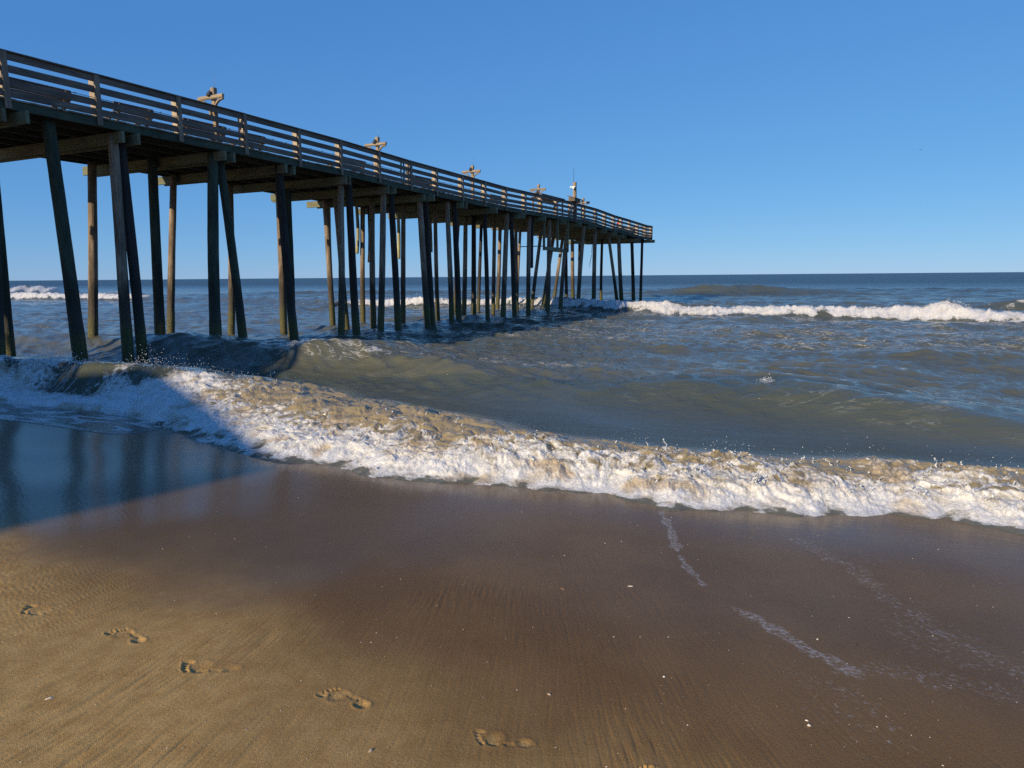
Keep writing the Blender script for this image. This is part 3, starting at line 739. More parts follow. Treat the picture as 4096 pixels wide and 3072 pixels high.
# piles: (t, z) of head, (t, z) of foot at the water, row, kind, radius
PILES = [(11.31, 5.56, 11.19, 0.54, -20.4, 'g', 0.131),(9.91, 5.16, 9.61, 0.39, -18.0, 'k', 0.13),(11.34, 5.47, 11.53, 0.53, -18.0, 'g', 0.162),(15.65, 5.82, 15.12, 0.45, -22.8, 'w', 0.146),(13.0, 5.92, 12.89, 0.41, -18.0, 'w', 0.14),(13.25, 5.93, 13.31, 0.28, -18.0, 'k', 0.137),(16.05, 5.89, 15.81, 0.54, -20.4, 'g', 0.159),(18.72, 5.72, 18.17, 0.47, -22.8, 'w', 0.129),(16.26, 5.88, 15.94, 0.22, -18.0, 'g', 0.171),(16.6, 5.33, 16.96, 0.34, -18.0, 'g', 0.136),(21.38, 5.7, 20.88, 0.12, -22.8, 'w', 0.131),(19.04, 5.61, 19.4, 0.11, -18.0, 'k', 0.149),(22.03, 5.77, 21.8, 0.17, -20.4, 'g', 0.149),(24.02, 5.67, 23.87, 0.2, -22.8, 'w', 0.148),(27.03, 5.58, 27.15, 0.14, -22.8, 'w', 0.134),(24.84, 5.73, 25.24, 0.18, -20.4, 'w', 0.124),(22.28, 5.77, 21.86, 0.15, -18.0, 'w', 0.126),(22.72, 5.82, 22.88, 0.0, -18.0, 'k', 0.148),(29.83, 5.56, 29.55, -0.01, -22.8, 'w', 0.125),(27.4, 5.64, 27.22, -0.03, -20.4, 'w', 0.136),(25.02, 5.71, 24.43, 0.06, -18.0, 'w', 0.136),(25.52, 5.76, 25.73, -0.04, -18.0, 'k', 0.141),(29.93, 5.57, 29.63, 0.06, -20.4, 'w', 0.121),(27.74, 5.63, 28.16, 0.0, -18.0, 'w', 0.141),(28.16, 5.65, 28.57, -0.04, -18.0, 'k', 0.131),(36.17, 5.5, 35.31, 0.07, -22.8, 'w', 0.095),(32.88, 5.53, 32.95, 0.01, -20.4, 'w', 0.113),(30.16, 5.54, 30.28, 0.0, -18.0, 'w', 0.126),(30.82, 5.61, 31.0, -0.09, -18.0, 'k', 0.145),(39.46, 5.54, 38.77, -0.08, -22.8, 'w', 0.087),(36.15, 5.48, 35.68, 0.01, -20.4, 'w', 0.133),(37.08, 5.57, 36.89, -0.16, -20.4, 'k', 0.144),(42.45, 5.45, 41.88, -0.12, -22.8, 'k', 0.116),(33.95, 5.58, 34.09, -0.14, -18.0, 'k', 0.119),(39.79, 5.56, 39.39, -0.1, -20.4, 'w', 0.122),(45.31, 5.58, 44.68, 0.07, -22.8, 'w', 0.138),(36.54, 5.51, 36.0, -0.02, -18.0, 'w', 0.144),(37.13, 5.55, 37.52, -0.18, -18.0, 'k', 0.135),(42.77, 5.53, 42.88, -0.01, -20.4, 'w', 0.116),(48.51, 5.56, 48.02, 0.4, -22.8, 'w', 0.112),(39.61, 5.56, 39.47, -0.13, -18.0, 'w', 0.134),(46.85, 5.23, 45.29, 0.07, -20.4, 'w', 0.129),(42.75, 5.53, 42.28, -0.13, -18.0, 'w', 0.142),(49.32, 5.61, 47.4, 0.34, -20.4, 'w', 0.142),(57.17, 5.81, 55.03, 0.23, -22.8, 'w', 0.145),(45.72, 5.43, 44.66, 0.25, -18.0, 'w', 0.133),(51.63, 5.46, 51.77, 0.39, -20.4, 'k', 0.126),(59.24, 5.67, 59.54, 0.03, -22.8, 'w', 0.165),(48.97, 5.61, 48.11, 0.37, -18.0, 'w', 0.141),(61.09, 5.27, 60.58, 0.04, -22.8, 'k', 0.104),(51.47, 5.51, 51.4, 0.28, -18.0, 'w', 0.158),(60.18, 5.12, 60.21, 0.07, -20.4, 'k', 0.123),(54.77, 5.39, 57.04, 0.16, -18.0, 'w', 0.134),(57.31, 5.43, 58.46, 0.15, -18.0, 'w', 0.167),(72.13, 5.83, 72.41, -0.27, -22.8, 'k', 0.109),(61.18, 5.14, 61.92, -0.01, -18.0, 'k', 0.154),(64.42, 5.26, 64.32, -0.01, -18.0, 'k', 0.128)]
PILES = [p for p in PILES if p[0] < 66]
for i in range(8):   # the landward piles, out of frame to the left
    for row in (-18., -20.4, -22.8): PILES.append((7.2-2.95*i, 5.6, 7.2-2.95*i+random.uniform(-.2, .2), .5, row, random.choice('wgk'), .15))
def pile(tt, zt, tb, zb, row, kind, r, low=-1.6, high=None, mat=None, name='pile'):
    sl = (tb-tt)/(zb-zt); high = zr(tt)-1.29 if high is None else high
    nz = 34; nk = 20; mb = MB(); vs = []; wc = []; sd_ = random.uniform(0, 99)
    zs_ = np.linspace(low, high, nz)
    bow = random.uniform(-.05, .05); bow2 = random.uniform(-.04, .04)
    for i, zq in enumerate(zs_):
        f = (zq-low)/(high-low); tc = tt+sl*(zq-zt)+bow*math.sin(f*math.pi); oc = row+bow2*math.sin(f*math.pi*1.3)
        rq = r*(1.06-.16*f)
        if name == 'pile' and zq < 1.1: rq *= 1.05
        for k in range(nk):
            g = 2*math.pi*k/nk
            dd = 1+.055*float(perlin(np.array([k*.9+sd_]), np.array([zq*.35+sd_]), 7)[0])+.03*float(perlin(np.array([math.cos(g)*2+sd_]), np.array([zq*1.7+math.sin(g)*2]), 8)[0])
            vs.append(W(tc+math.cos(g)*rq*dd, oc+math.sin(g)*rq*dd, zq)); wc.append((zq+sd_, math.cos(g)*.16+sd_, math.sin(g)*.16))
    fs = [(i*nk+k, i*nk+(k+1) % nk, (i+1)*nk+(k+1) % nk, (i+1)*nk+k) for i in range(nz-1) for k in range(nk)]
    fs += [tuple(range(nk-1, -1, -1)), tuple((nz-1)*nk+k for k in range(nk))]
    mb.add(vs, fs, wc, True); return mb.build(name, mat or {'w': pile_w, 'g': pile_g, 'k': pile_k}[kind], pier)
for pl in PILES: pile(*pl)
for i, (tt, zt, tb, zb, row, r) in enumerate([(27.37, 5.67, 27.33, 2.73, -22.95, .11), (29.57, 5.54, 29.43, 3.48, -22.95, .085), (32.94, 5.52, 32.86, 3.28, -22.8, .09), (36.22, 5.51, 36.19, 3.72, -22.8, .09)]):
    pile(tt, zt, tb, zb, row, 'w', r, zb, None, stub_m, 'pile_stub')
pile(30.23, 6., 30.09, 3.05, -22.6, 'k', .15, 3.05, None, None, 'pile_stub'); pile(40.22, 5.57, 40.05, 2.77, -18.1, 'k', .13, 2.77, None, None, 'pile_stub')
# railings
def make_railing(oo, sgn):
    """sgn = +1: outside of the rail looks towards +o"""
    mb = MB(); path_bar(mb, [T0]+PT[1:-1:2]+[T1], oo+.0*sgn, -.018, .145, .036, .004); rail = mb.build('railing', rail_m, pier)
    for dz, h in ((-.115, .155), (-.385, .165), (-.69, .165), (-.918, .165)):
        mb = MB(); path_bar(mb, [T0]+PT[1:-1:2]+[T1], oo, dz, .040, h, .005); mb.build('rail_board', rail_m, rail)
    for a in PT:
        mb = MB(); z0 = zr(a)
        mb.bar(W(a, oo+.045*sgn, z0-1.255+random.uniform(-.01, .01)), W(a, oo+.045*sgn, z0-.037), .045, .138, DIR_T, .004, .006)
        mb2 = MB(); mb2.bar(W(a-.02, oo-.125*sgn, z0-1.03), W(a-.02, oo-.125*sgn, z0-.045), .20, .045, DIR_T, .004, .004)
        for dz in (-1.13, -1.2):
            p = W(a, oo+.068*sgn, z0+dz); mb.tube([p, p+DIR_O*sgn*.012], .022, 8)
        for dz in (-.1, -.38, -.69, -.92):
            p = W(a+.03, oo+.0675*sgn, z0+dz); mb.tube([p, p+DIR_O*sgn*.003], .008, 6)
        mb.build('railing_post', post_m, rail); mb2.build('post_brace', brace_m, rail)
    return rail
rn = make_railing(ON, 1); rf = make_railing(OF, -1)
mb = MB(); zt = zr(T1)
mb.bar(W(T1, ON, zt-.018), W(T1, OF, zt-.018), .145, .036); re = mb.build('end_railing', rail_m, pier)
for dz, h in ((-.115, .155), (-.385, .165), (-.69, .165), (-.918, .165)):
    mb = MB(); mb.bar(W(T1, ON-.05, zt+dz), W(T1, OF+.05, zt+dz), .04, h, UP, .003, .006); mb.build('rail_board', rail_m, re)
for oo in np.linspace(ON-.1, OF+.1, 4):
    mb = MB(); mb.bar(W(T1+.045, oo, zt-1.255), W(T1+.045, oo, zt-.037), .045, .138, DIR_O); mb.build('railing_post', post_m, re)
# the thin cable stapled along the third board
mb = MB(); a = 4.
while a < 58:
    b = a+.6; mb.tube([W(a, ON+.03, zr(a)-.585), W((a+b)/2, ON+.03, zr((a+b)/2)-.592), W(b, ON+.03, zr(b)-.585)], .008, 5); 
    mb.ball(W(a, ON+.03, zr(a)-.58), .022, 0); a = b
mb.build('cable', wire_m, pier)

# ================================================================= things standing on the pier
def lamp_post(tt, ztop, label, lamp_low=False):
    zd = zr(tt)-1.03; oo = -18.02
    r = empty('light_post', W(tt, oo, zd)); tag(r, label, 'light post', 'wooden T shaped light posts along the pier')
    bpy.context.view_layer.update()
    zb = ztop-.30
    mb = MB(); mb.bar(W(tt, oo, zd), W(tt, oo, ztop-.13), .125, .125, DIR_T, 0, .008)
    mb.bar(W(tt, oo, ztop-.13), W(tt, oo, ztop), .15, .15, DIR_T, 0, .015); mb.build('post', lamp_wood, r)
    mb = MB(); mb.bar(W(tt-.13, oo-.52, zb), W(tt-.13, oo+.52, zb), .09, .115, UP, 0, .03); mb.build('crossbar', lamp_wood, r)
    for s in (-1, 1):
        mb = MB(); pts = []
        for k in range(7):
            f = k/6; pts.append(W(tt-.10, oo+s*(.07+.40*(1-math.cos(f*math.pi/2))), zb-.50+.43*math.sin(f*math.pi/2)))
        for p, q_ in zip(pts[:-1], pts[1:]): mb.bar(p, q_+(q_-p)*.12, .07, .05, DIR_O*-s+UP*.3)
        mb.build('bracket', lamp_wood, r)
    zl = ztop-.19 if not lamp_low else zb-.17
    mb = MB(); b = W(tt-.13, oo-.02, zl)
    mb.bar(b-DIR_O*.065-UP*.03-DIR_T*.03, b+DIR_O*.065-UP*.03-DIR_T*.03, .10, .11, UP+DIR_T*.8, 0, .015)
    mb.bar(b+DIR_T*.0, b+DIR_T*.08, .05, .05); mb.ball(b+UP*.045-DIR_O*.02, .05, 1)
    lm = mb.build('flood_lamp', black_m, r)
    mb = MB(); mb.bar(b-DIR_T*.085-DIR_O*.05-UP*.055, b-DIR_T*.085+DIR_O*.05-UP*.055, .010, .07, UP+DIR_T*.8); mb.build('lens', black_m, lm)
    mb = MB(); mb.tube([W(tt+.03, oo+.03, ztop-.02), W(tt+.035, oo+.03, ztop+.42)], .004, 5); mb.build('bird_spike', metal_m, r)
    return r
lamp_post(16.5, 8.02, 'wooden T shaped light post nearest the beach, largest of the five')
lamp_post(24.74, 7.93, 'wooden T shaped light post directly behind a rail post, second from the beach')
lamp_post(32.72, 7.85, 'wooden T shaped light post, third and middle one along the pier')
lamp_post(41.07, 7.82, 'wooden T shaped light post whose lamp hangs under the crossbar', True)
lamp_post(49.0, 7.72, 'wooden T shaped light post just past the camera mast, smallest and farthest')
# camera mast
tt = 47.35; zd = zr(tt)-1.03; oo = -18.05
r = empty('camera_mast', W(tt, oo, zd)); tag(r, 'square wooden mast with a white camera and whip aerial rising above the far rail', 'mast')
bpy.context.view_layer.update()
mb = MB(); mb.bar(W(tt, oo, zd), W(tt, oo, 8.66), .20, .20, DIR_T, 0, .01); mb.build('post', lamp_wood, r)
mb = MB(); b = W(tt-.12, oo, 8.28); mb.bar(b-DIR_O*.05, b-DIR_T*.16-DIR_O*.05, .05, .05); mb.bar(b-DIR_T*.1-DIR_O*.26+UP*.03, b-DIR_T*.1+DIR_O*.12+UP*.05, .10, .09, UP, 0, .02); mb.ball(b-DIR_T*.12-UP*.06, .085, 1)
cm = mb.build('camera', white_m, r)
mb = MB(); mb.tube([b-DIR_T*.1-DIR_O*.26+UP*.03, b-DIR_T*.1-DIR_O*.275+UP*.03], .035, 10); mb.build('lens', black_m, cm)
mb = MB(); mb.tube([W(tt-.02, oo-.07, 8.6), W(tt-.02, oo-.07, 9.35), W(tt-.02, oo-.07, 9.6)], [.012, .01, .006], 6); mb.build('aerial', black_m, r)
mb = MB(); pts = [W(tt-.11, oo+.05, 8.2-.08*k-(0 if k else 0))+DIR_O*.03*math.sin(k*1.1) for k in range(14)]; mb.tube(pts, .012, 5); mb.build('lead', wire_m, r)
# dark utility box on a post outside the rail
tt = 46.0
r = empty('utility_box', W(tt, -17.5, zr(tt)-1.2)); tag(r, 'dark wooden box with sloping lid on the far rail beside the camera mast', 'box')
bpy.context.view_layer.update()
mb = MB(); mb.bar(W(tt, -17.5, zr(tt)-1.25), W(tt, -17.5, zr(tt)+.05), .20, .20, DIR_T); mb.build('post', rail_m, r)
mb = MB(); mb.bar(W(tt-.55, -17.55, zr(tt)+.16), W(tt+.55, -17.55, zr(tt)+.13), .45, .24, UP, 0, .01); mb.build('box', rail_m, r)
mb = MB(); mb.bar(W(tt-.62, -17.55, zr(tt)+.32), W(tt+.62, -17.55, zr(tt)+.27), .58, .05, UP+DIR_O*.25); mb.build('lid', rail_m, r)
# fish cleaning table
tt = 43.3
r = empty('cleaning_table', W(tt, -18.5, zr(tt)-1.03)); tag(r, 'high slatted fish cleaning table behind the rail before the dark box', 'table')
bpy.context.view_layer.update()
mb = MB()
for k in range(5): mb.bar(W(tt-1.6, -18.2-.15*k, zr(tt)+.03), W(tt+2.3, -18.2-.15*k, zr(tt)+.03), .12, .035)
mb.build('tabletop', rail_m, r)
mb = MB(); mb.bar(W(tt-1.6, -18.1, zr(tt)+.18), W(tt+2.3, -18.1, zr(tt)+.18), .035, .10)
for k in range(6): mb.bar(W(tt-1.55+.76*k, -18.1, zr(tt)+.04), W(tt-1.55+.76*k, -18.1, zr(tt)+.15), .04, .10, DIR_T)
mb.build('upstand', rail_m, r)
for a in (-1.45, 2.15):
    for b in (-18.2, -18.75):
        mb = MB(); mb.bar(W(tt+a, b, zr(tt)-1.03), W(tt+a, b, zr(tt)+.01), .09, .09, DIR_T); mb.build('leg', post_m, r)
# benches along the inside of the rail
def bench(t0, L, label):
    oo = -18.55; zd = zr(t0)-1.03
    r = empty('bench', W(t0, oo, zd)); tag(r, label, 'bench', 'wooden benches behind the near rail')
    bpy.context.view_layer.update()
    mb = MB()
    for k in range(3): mb.bar(W(t0-L/2, oo-.17+.17*k, zd+.38), W(t0+L/2, oo-.17+.17*k, zd+.38), .15, .04, UP, .004, .005)
    mb.build('seat', rail_m, r)
    mb = MB()
    for k in range(2): mb.bar(W(t0-L/2, oo+.26+.05*k, zd+.46+.13*k), W(t0+L/2, oo+.26+.05*k, zd+.46+.13*k), .035, .12, UP-DIR_O*.25, .004, .005)
    mb.build('backrest', rail_m, r)
    for a in (-L/2+.15, L/2-.15):
        mb = MB(); mb.bar(W(t0+a, oo-.2, zd), W(t0+a, oo-.12, zd+.36), .09, .06, DIR_T); mb.bar(W(t0+a, oo+.12, zd), W(t0+a, oo+.34, zd+.62), .09, .06, DIR_T)
        mb.bar(W(t0+a, oo-.25, zd+.32), W(t0+a, oo+.27, zd+.32), .09, .07); mb.build('leg_frame', post_m, r)
    return r
bench(11.3, 1.7, 'wooden bench behind the rail at the left edge of the photo')
bench(13.9, 1.2, 'short wooden bench behind the rail right of the first full rail post')
bench(16.3, 1.6, 'wooden bench at the foot of the light post nearest the beach')
bench(18.2, 1.1, 'low wooden bench just past the light post nearest the beach')
bench(23.3, 1.8, 'wooden bench just before the second light post from the beach')
bench(28.4, 1.8, 'wooden bench between the hose on the rail and the third light post')
bench(36., 1.8, 'wooden bench half way between the third and fourth light posts')
bench(62.8, 1.8, 'wooden bench at the seaward end of the pier')
# hose looped over the rail
mb = MB(); tt = 26.1; z0 = zr(tt)
for k in range(4):
    aa = -.05+.03*k; pts = []
    for j in range(25):
        g = 2*math.pi*j/24; pts.append(W(tt+aa+.09*math.cos(g), -17.74-.035*math.sin(g*.5)-.004*k, z0-.42-.04*k+(.42+.05*k)*math.sin(g)))
    mb.tube(pts, .011, 6, False)
tag(mb.build('hose', wire_m, None), 'dark hose looped over the top rail beside a rail post', 'hose')
# hanging frame under the far deck
fr = empty('work_platform', W(44.4, -18.3, 4.)); tag(fr, 'hanging timber frame slung under the pier deck among the far piles', 'work platform')
bpy.context.view_layer.update()
for (a, b) in ((43.4, -17.72), (45.2, -17.72), (41.2, -17.72)):
    mb = MB(); mb.bar(W(a, b, zr(a)-1.3), W(a, b, 3.86), .14, .09, DIR_T); mb.build('hanger', cap_m, fr)
mb = MB(); mb.bar(W(41.0, -17.66, 3.98), W(43.6, -17.66, 3.98), .09, .22); mb.bar(W(42.4, -17.80, 3.90), W(45.4, -17.80, 3.90), .07, .16); mb.build('rail_beam', cap_m, fr)
mb = MB(); mb.bar(W(41.2, -17.72, 4.12), W(41.2, -19.4, 4.12), .14, .05); mb.bar(W(45.2, -17.72, 4.04), W(45.2, -19.4, 4.04), .14, .05); mb.build('cross_beam', cap_m, fr)
mb = MB(); pts = [W(51.9-.08*k+.05*math.sin(k), -18.2, 5.55-.22*k) for k in range(13)]; mb.tube(pts, .02, 6)
tag(mb.build('hanging_rope', wire_m, None), 'thin frayed rope hanging loose beside a pile near the pier end', 'rope')
# ================================================================= seated angler in red at the pier end
skin_m = plain('skin', (.45, .28, .20), (.50, .32, .23), .5, 40)
red_m = plain('red_jacket', (.55, .030, .025), (.70, .050, .040), .8, 30)
jean_m = plain('dark_trousers', (.03, .035, .06), (.05, .055, .09), .8, 40)
hair_m = plain('dark_hair', (.015, .012, .01), (.03, .024, .02), .6, 60)
def skinned(name, pts, edges, mat, parent, lv=2):
    me = bpy.data.meshes.new(name); me.from_pydata([p for p, r in pts], edges, []); o = bpy.data.objects.new(name, me); C.objects.link(o)
    md = o.modifiers.new('skin', 'SKIN'); md.use_smooth_shade = True
    for i, (p, r) in enumerate(pts): me.skin_vertices[0].data[i].radius = (r, r)
    me.skin_vertices[0].data[0].use_root = True
    s = o.modifiers.new('sub', 'SUBSURF'); s.levels = lv; s.render_levels = lv
    dg = bpy.context.evaluated_depsgraph_get(); nm = bpy.data.meshes.new_from_object(o.evaluated_get(dg)); bpy.data.objects.remove(o)
    nm.name = name; nm.materials.clear(); nm.materials.append(mat)
    for pl in nm.polygons: pl.use_smooth = True
    o = bpy.data.objects.new(name, nm); C.objects.link(o)
    if parent is not None: o.parent = parent; o.matrix_parent_inverse = parent_world(parent).inverted()
    return o
def L(a, b, c):  # a forward (towards the rail), b to the side (seaward), c up, from the seat
    return W(60.4+b, -19.0+a, zr(60.4)-1.03+c)
person = empty('person', L(0, 0, 0)); tag(person, 'person in a red jacket sitting behind the rail near the pier end', 'person')
bpy.context.view_layer.update()
P_ = [(L(0, 0, .55), .15), (L(.02, 0, .78), .15), (L(.05, 0, .98), .155), (L(.06, 0, 1.06), .09), (L(.07, 0, 1.13), .055), (L(.08, 0, 1.24), .095), (L(.085, 0, 1.32), .085),
      (L(.06, -.19, 1.00), .065), (L(.12, -.25, .76), .05), (L(.33, -.15, .72), .04), (L(.41, -.10, .73), .035),
      (L(.06, .19, 1.00), .065), (L(.12, .25, .76), .05), (L(.33, .15, .72), .04), (L(.41, .10, .73), .035),
      (L(.04, -.10, .53), .10), (L(.42, -.13, .52), .075), (L(.44, -.13, .12), .05), (L(.56, -.13, .05), .04),
      (L(.04, .10, .53), .10), (L(.42, .13, .52), .075), (L(.44, .13, .12), .05), (L(.56, .13, .05), .04)]
E_ = [(0, 1), (1, 2), (2, 3), (3, 4), (4, 5), (5, 6), (2, 7), (7, 8), (8, 9), (9, 10), (2, 11), (11, 12), (12, 13), (13, 14), (0, 15), (15, 16), (16, 17), (17, 18), (0, 19), (19, 20), (20, 21), (21, 22)]
skinned('body', P_, E_, skin_m, person)
J = [(p, r*1.14+.008) for p, r in P_]
skinned('jacket', [J[0], J[1], J[2], J[3], J[7], J[8], J[9], J[11], J[12], J[13]], [(0, 1), (1, 2), (2, 3), (2, 4), (4, 5), (5, 6), (2, 7), (7, 8), (8, 9)], red_m, person)
skinned('trousers', [(P_[0][0], .165), J[15], J[16], J[17], J[19], J[20], J[21]], [(0, 1), (1, 2), (2, 3), (0, 4), (4, 5), (5, 6)], jean_m, person)
mb = MB(); mb.ball(L(.06, 0, 1.34), .115, 3, (1, .9, 1)); mb.ball(L(.03, 0, 1.26), .10, 3); mb.build('hair', hair_m, person)
mb = MB()
for s in (-1, 1): mb.ball(L(.178, s*.035, 1.285), .013, 1)
mb.ball(L(.19, 0, 1.26), .016, 1); mb.build('face', hair_m, person)
for s in (-1, 1):
    mb = MB()
    for k in range(5):
        b = L(.41, s*.10+(.018*(k-2)), .73); ln = (.05, .075, .085, .078, .06)[k]
        mb.tube([b, b+DIR_O*ln*.6-UP*.01, b+DIR_O*ln-UP*.035], [.010, .009, .007], 6)
    mb.build('hand', skin_m, person)
bench_p = bench(60.4, 1.5, 'wooden bench under the person in red')
bench_p.location = W(60.4, -19.05, zr(60.4)-1.03)
# ================================================================= gull
gull_m = plain('gull_grey', (.05, .055, .065), (.10, .11, .12), .7)
def gull():
    d = fw+ri*((1988-1106)/1534)+up*((829.5-324)/1534); c = Vector((0, 0, CAM_Z))+d*190.
    r = empty('seabird', c); tag(r, 'lone dark seabird flying in the clear sky right of the pier', 'bird'); bpy.context.view_layer.update()
    f = (Vector((.8, .35, -.25))).normalized(); s = f.cross(UP).normalized(); u = s.cross(f)
    mb = MB(); mb.tube([c-f*.20, c-f*.12, c, c+f*.10, c+f*.16, c+f*.21], [.012, .04, .062, .05, .035, .006], 10)
    mb.build('body', gull_m, r)
    for k, sg in enumerate((-1, 1)):
        mb = MB(); vs = []
        tips = [(0, .06, 0), (.16, .07, .07), (.30, .02, .03), (.44, -.10, -.10)] if sg < 0 else [(0, .06, 0), (.16, .08, .10), (.30, .04, .12), (.42, -.06, .06)]
        ch = (.13, .12, .09, .015)
        for (a, b, h), cw in zip(tips, ch):
            q_ = c+s*sg*(a+.03)+f*b+u*(h+.02); vs += [q_+f*.0+u*.008, q_-f*cw+u*.004, q_-u*.006]
        fs = []
        for i in range(3): fs += [(3*i, 3*i+3, 3*i+4, 3*i+1), (3*i+1, 3*i+4, 3*i+5, 3*i+2), (3*i+2, 3*i+5, 3*i+3, 3*i)]
        mb.add(vs, fs, None, True); mb.build('wing', gull_m, r)
    return r
gull()
# ================================================================= pier house on the landward end (its shadow lies on the left sand)
HS = dict(t1=-17.5, t0=-31., o1=-12.3, o2=-25.5, zf=6.3, ze=9.9, zk=11.55)
shingle_m = wood('cedar_shingle', (.16, .12, .085), (.30, .23, .165)); roof_m = plain('grey_roof', (.10, .10, .10), (.16, .155, .15), .85, 8)
glass_m = NT('window_glass'); glass_m.bsdf(Base_Color=(.03, .04, .05), Roughness=.05); glass_m = glass_m.m
h = HS; om = (h['o1']+h['o2'])/2
house = empty('pier_house', W(h['t1'], om, h['zf'])); tag(house, 'shingled pier house with low gable roof at the landward end of the pier', 'house'); bpy.context.view_layer.update()
mb = MB()
for tq, nrm in ((h['t1'], 1), (h['t0'], -1)):
    a, b, c_, d_, e_ = [W(tq, h['o1'], h['zf']), W(tq, h['o1'], h['ze']), W(tq, om, h['zk']), W(tq, h['o2'], h['ze']), W(tq, h['o2'], h['zf'])]
    off = DIR_T*-.15*nrm; mb.add([a, b, c_, d_, e_]+[p+off for p in (a, b, c_, d_, e_)], [(0, 1, 2, 3, 4), (9, 8, 7, 6, 5)]+[(i, (i+1) % 5, (i+1) % 5+5, i+5) for i in range(5)])
for oo in (h['o1']-.075, h['o2']+.075): mb.bar(W(h['t0']+.16, oo, (h['zf']+h['ze'])/2), W(h['t1']-.16, oo, (h['zf']+h['ze'])/2), .15, h['ze']-h['zf'])
mb.build('wall', shingle_m, house)
mb = MB()
for s in (-1, 1):
    oe = om+s*((h['o1']-h['o2'])/2+.02); d_ = W(0, oe, h['ze']-.0)-W(0, om, h['zk'])
    mb.bar(W(h['t0']-.3, (oe+om)/2, (h['ze']+h['zk'])/2+.07), W(h['t1']+.02, (oe+om)/2, (h['ze']+h['zk'])/2+.07), d_.length, .10, UP*abs(d_.dot(DIR_O))+DIR_O*s*(h['zk']-h['ze']))
mb.build('roof', roof_m, house)
for a in (-28, -24.5, -21):
    mb = MB(); mb.bar(W(a-.65, h['o1']+.02, 8.2), W(a+.65, h['o1']+.02, 8.2), .09, 1.3); wn = mb.build('window', post_m, house)
    mb = MB(); mb.bar(W(a-.55, h['o1']+.05, 8.2), W(a+.55, h['o1']+.05, 8.2), .05, 1.08); mb.build('pane', glass_m, wn)
mb = MB(); mb.bar(W(h['t1']+.03, om, h['zf']+.02), W(h['t1']+.03, om, h['zf']+2.1), .06, 1., DIR_T); mb.build('door', post_m, house)
mb = MB(); mb.bar(W(h['t0'], om, h['zf']-.14), W(h['t1'], om, h['zf']-.14), h['o1']-h['o2'], .25); mb.build('floor', joist_m, house)
for a in np.linspace(h['t0']+.4, h['t1']-.4, 5):
    for oo in (h['o1']-.3, -16., h['o2']+.3):
        mb = MB(); mb.tube([W(a, oo, .3), W(a, oo, h['zf']-.27)], .16, 12); mb.build('support_post', pile_w, house)

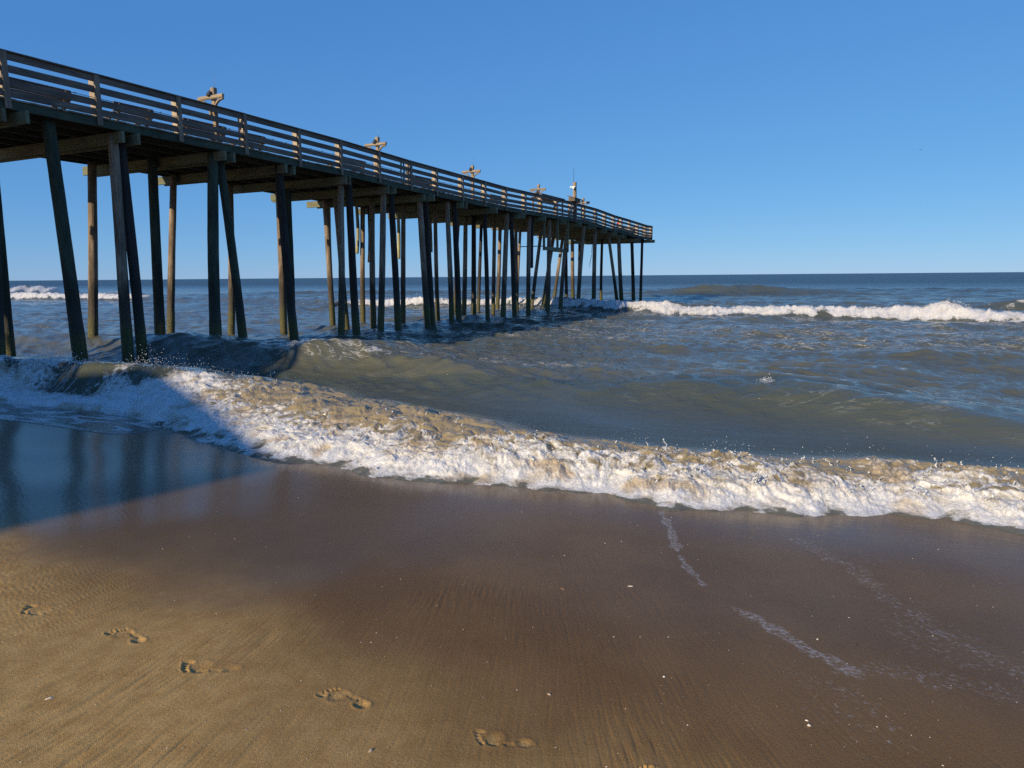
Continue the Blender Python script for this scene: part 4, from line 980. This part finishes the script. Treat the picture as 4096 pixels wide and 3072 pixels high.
# ================================================================= spray and splash
spray_m = NT('spray'); spray_m.bsdf(Base_Color=(.84, .86, .87), Roughness=.12, IOR=1.33, Transmission_Weight=.35); spray_m = spray_m.m
sp = MB(); rs = random.Random(3)
def drop(p, r):
    b = Vector(p); vs = [b+Vector(d)*r*rs.uniform(.8, 1.25) for d in ((1, 0, 0), (0, 1, 0), (-1, 0, 0), (0, -1, 0), (0, 0, 1.2), (0, 0, -1.2))]
    sp.add(vs, [(0, 1, 4), (1, 2, 4), (2, 3, 4), (3, 0, 4), (1, 0, 5), (2, 1, 5), (3, 2, 5), (0, 3, 5)], None, True)
def zsurf(tq, oq):
    p = W(tq, oq, 0); return sea_at(p.x, p.y)
def tendril(tq, oq, hgt, lean):
    z0 = zsurf(tq, oq)-.03; p = W(tq, oq, z0); d = Vector((rs.uniform(-.5, .5), rs.uniform(-.5, .2), 1)); n = 7; pts = []; rad_ = []
    r0_ = .005+.014*rs.random()**2
    for k in range(n):
        f = k/(n-1); pts.append(p+Vector((d.x*f*hgt*.6+lean*f*f*hgt+.012*math.sin(k*1.9+oq*7), d.y*f*hgt*.5, hgt*(f-.15*f*f)))); rad_.append(r0_*(1.15-.95*f)+.002)
    sp.tube(pts, rad_, 7); 
    if rs.random() < .7: drop(pts[-1]+Vector((0, 0, .008)), .006+.008*rs.random())
    for k in range(rs.randint(1, 4)): drop(pts[-1]+Vector((rs.uniform(-.1, .1), rs.uniform(-.1, .1), rs.uniform(-.03, .12))), rs.uniform(.002, .007))
def curve_tt(oq): return float(itp(np.array([oq]), TT)[0])
def curve_tf(oq): return float(itp(np.array([oq]), TF)[0])
for i in range(70):    # throw of spray at the right
    oq = rs.uniform(-1.9, 1.9); tq = curve_tt(oq)-rs.uniform(-.05, 1.)
    tendril(tq, oq, abs(rs.gauss(0, .045))+.02+(.12 if rs.random() < .05 else 0), rs.uniform(-.6, .6))
for i in range(40):
    oq = rs.uniform(-5.5, -1.5); tq = curve_tf(oq)+rs.uniform(.2, 1.6); tendril(tq, oq, abs(rs.gauss(0, .035))+.02, rs.uniform(-.6, .6))
for i in range(26):     # droplets fly in bursts, most of them very small
    oc = rs.uniform(-2.4, 2.2); hc_ = rs.uniform(.03, .13)
    for j in range(rs.randint(4, 22)):
        oq = rs.gauss(oc, .10); tq = curve_tt(oq)-rs.uniform(-.15, .5); drop(W(tq, oq, zsurf(tq, oq)+abs(rs.gauss(0, hc_))), .0014+.0035*rs.random()**3)
def burst(tc, oc, st_, so_, hgt, n, r0, r1):
    for i in range(n):
        tq = rs.gauss(tc, st_); oq = rs.gauss(oc, so_); k = math.exp(-((oq-oc)/so_)**2*.7)
        drop(W(tq, oq, zsurf(tq, oq)+abs(rs.gauss(0, hgt*k))-.01), rs.uniform(r0, r1))
burst(8.7, -11.6, .30, .45, .16, 300, .003, .009); burst(8.5, -10.0, .30, .6, .10, 260, .003, .008)
burst(8.4, -14.0, .3, .6, .12, 350, .004, .013); burst(7.9, -8.6, .4, .7, .08, 300, .003, .010)
burst(12.7, -1.35, .05, .09, .04, 60, .004, .010)
burst(40., 4.2, .25, .6, .09, 120, .008, .02); burst(41., -10, .4, 7, .08, 420, .008, .02); burst(45., -20.5, .4, 2.2, .32, 420, .012, .035)
burst(46.5, -30, .5, 5, .2, 300, .015, .035)
tag(sp.build('spray', spray_m), 'drops and strings of spray thrown up along the breaking waves', 'spray', kind='stuff')
try:
    sc.cycles.use_denoising = False
    sc.cycles.max_bounces = 6
except Exception: pass
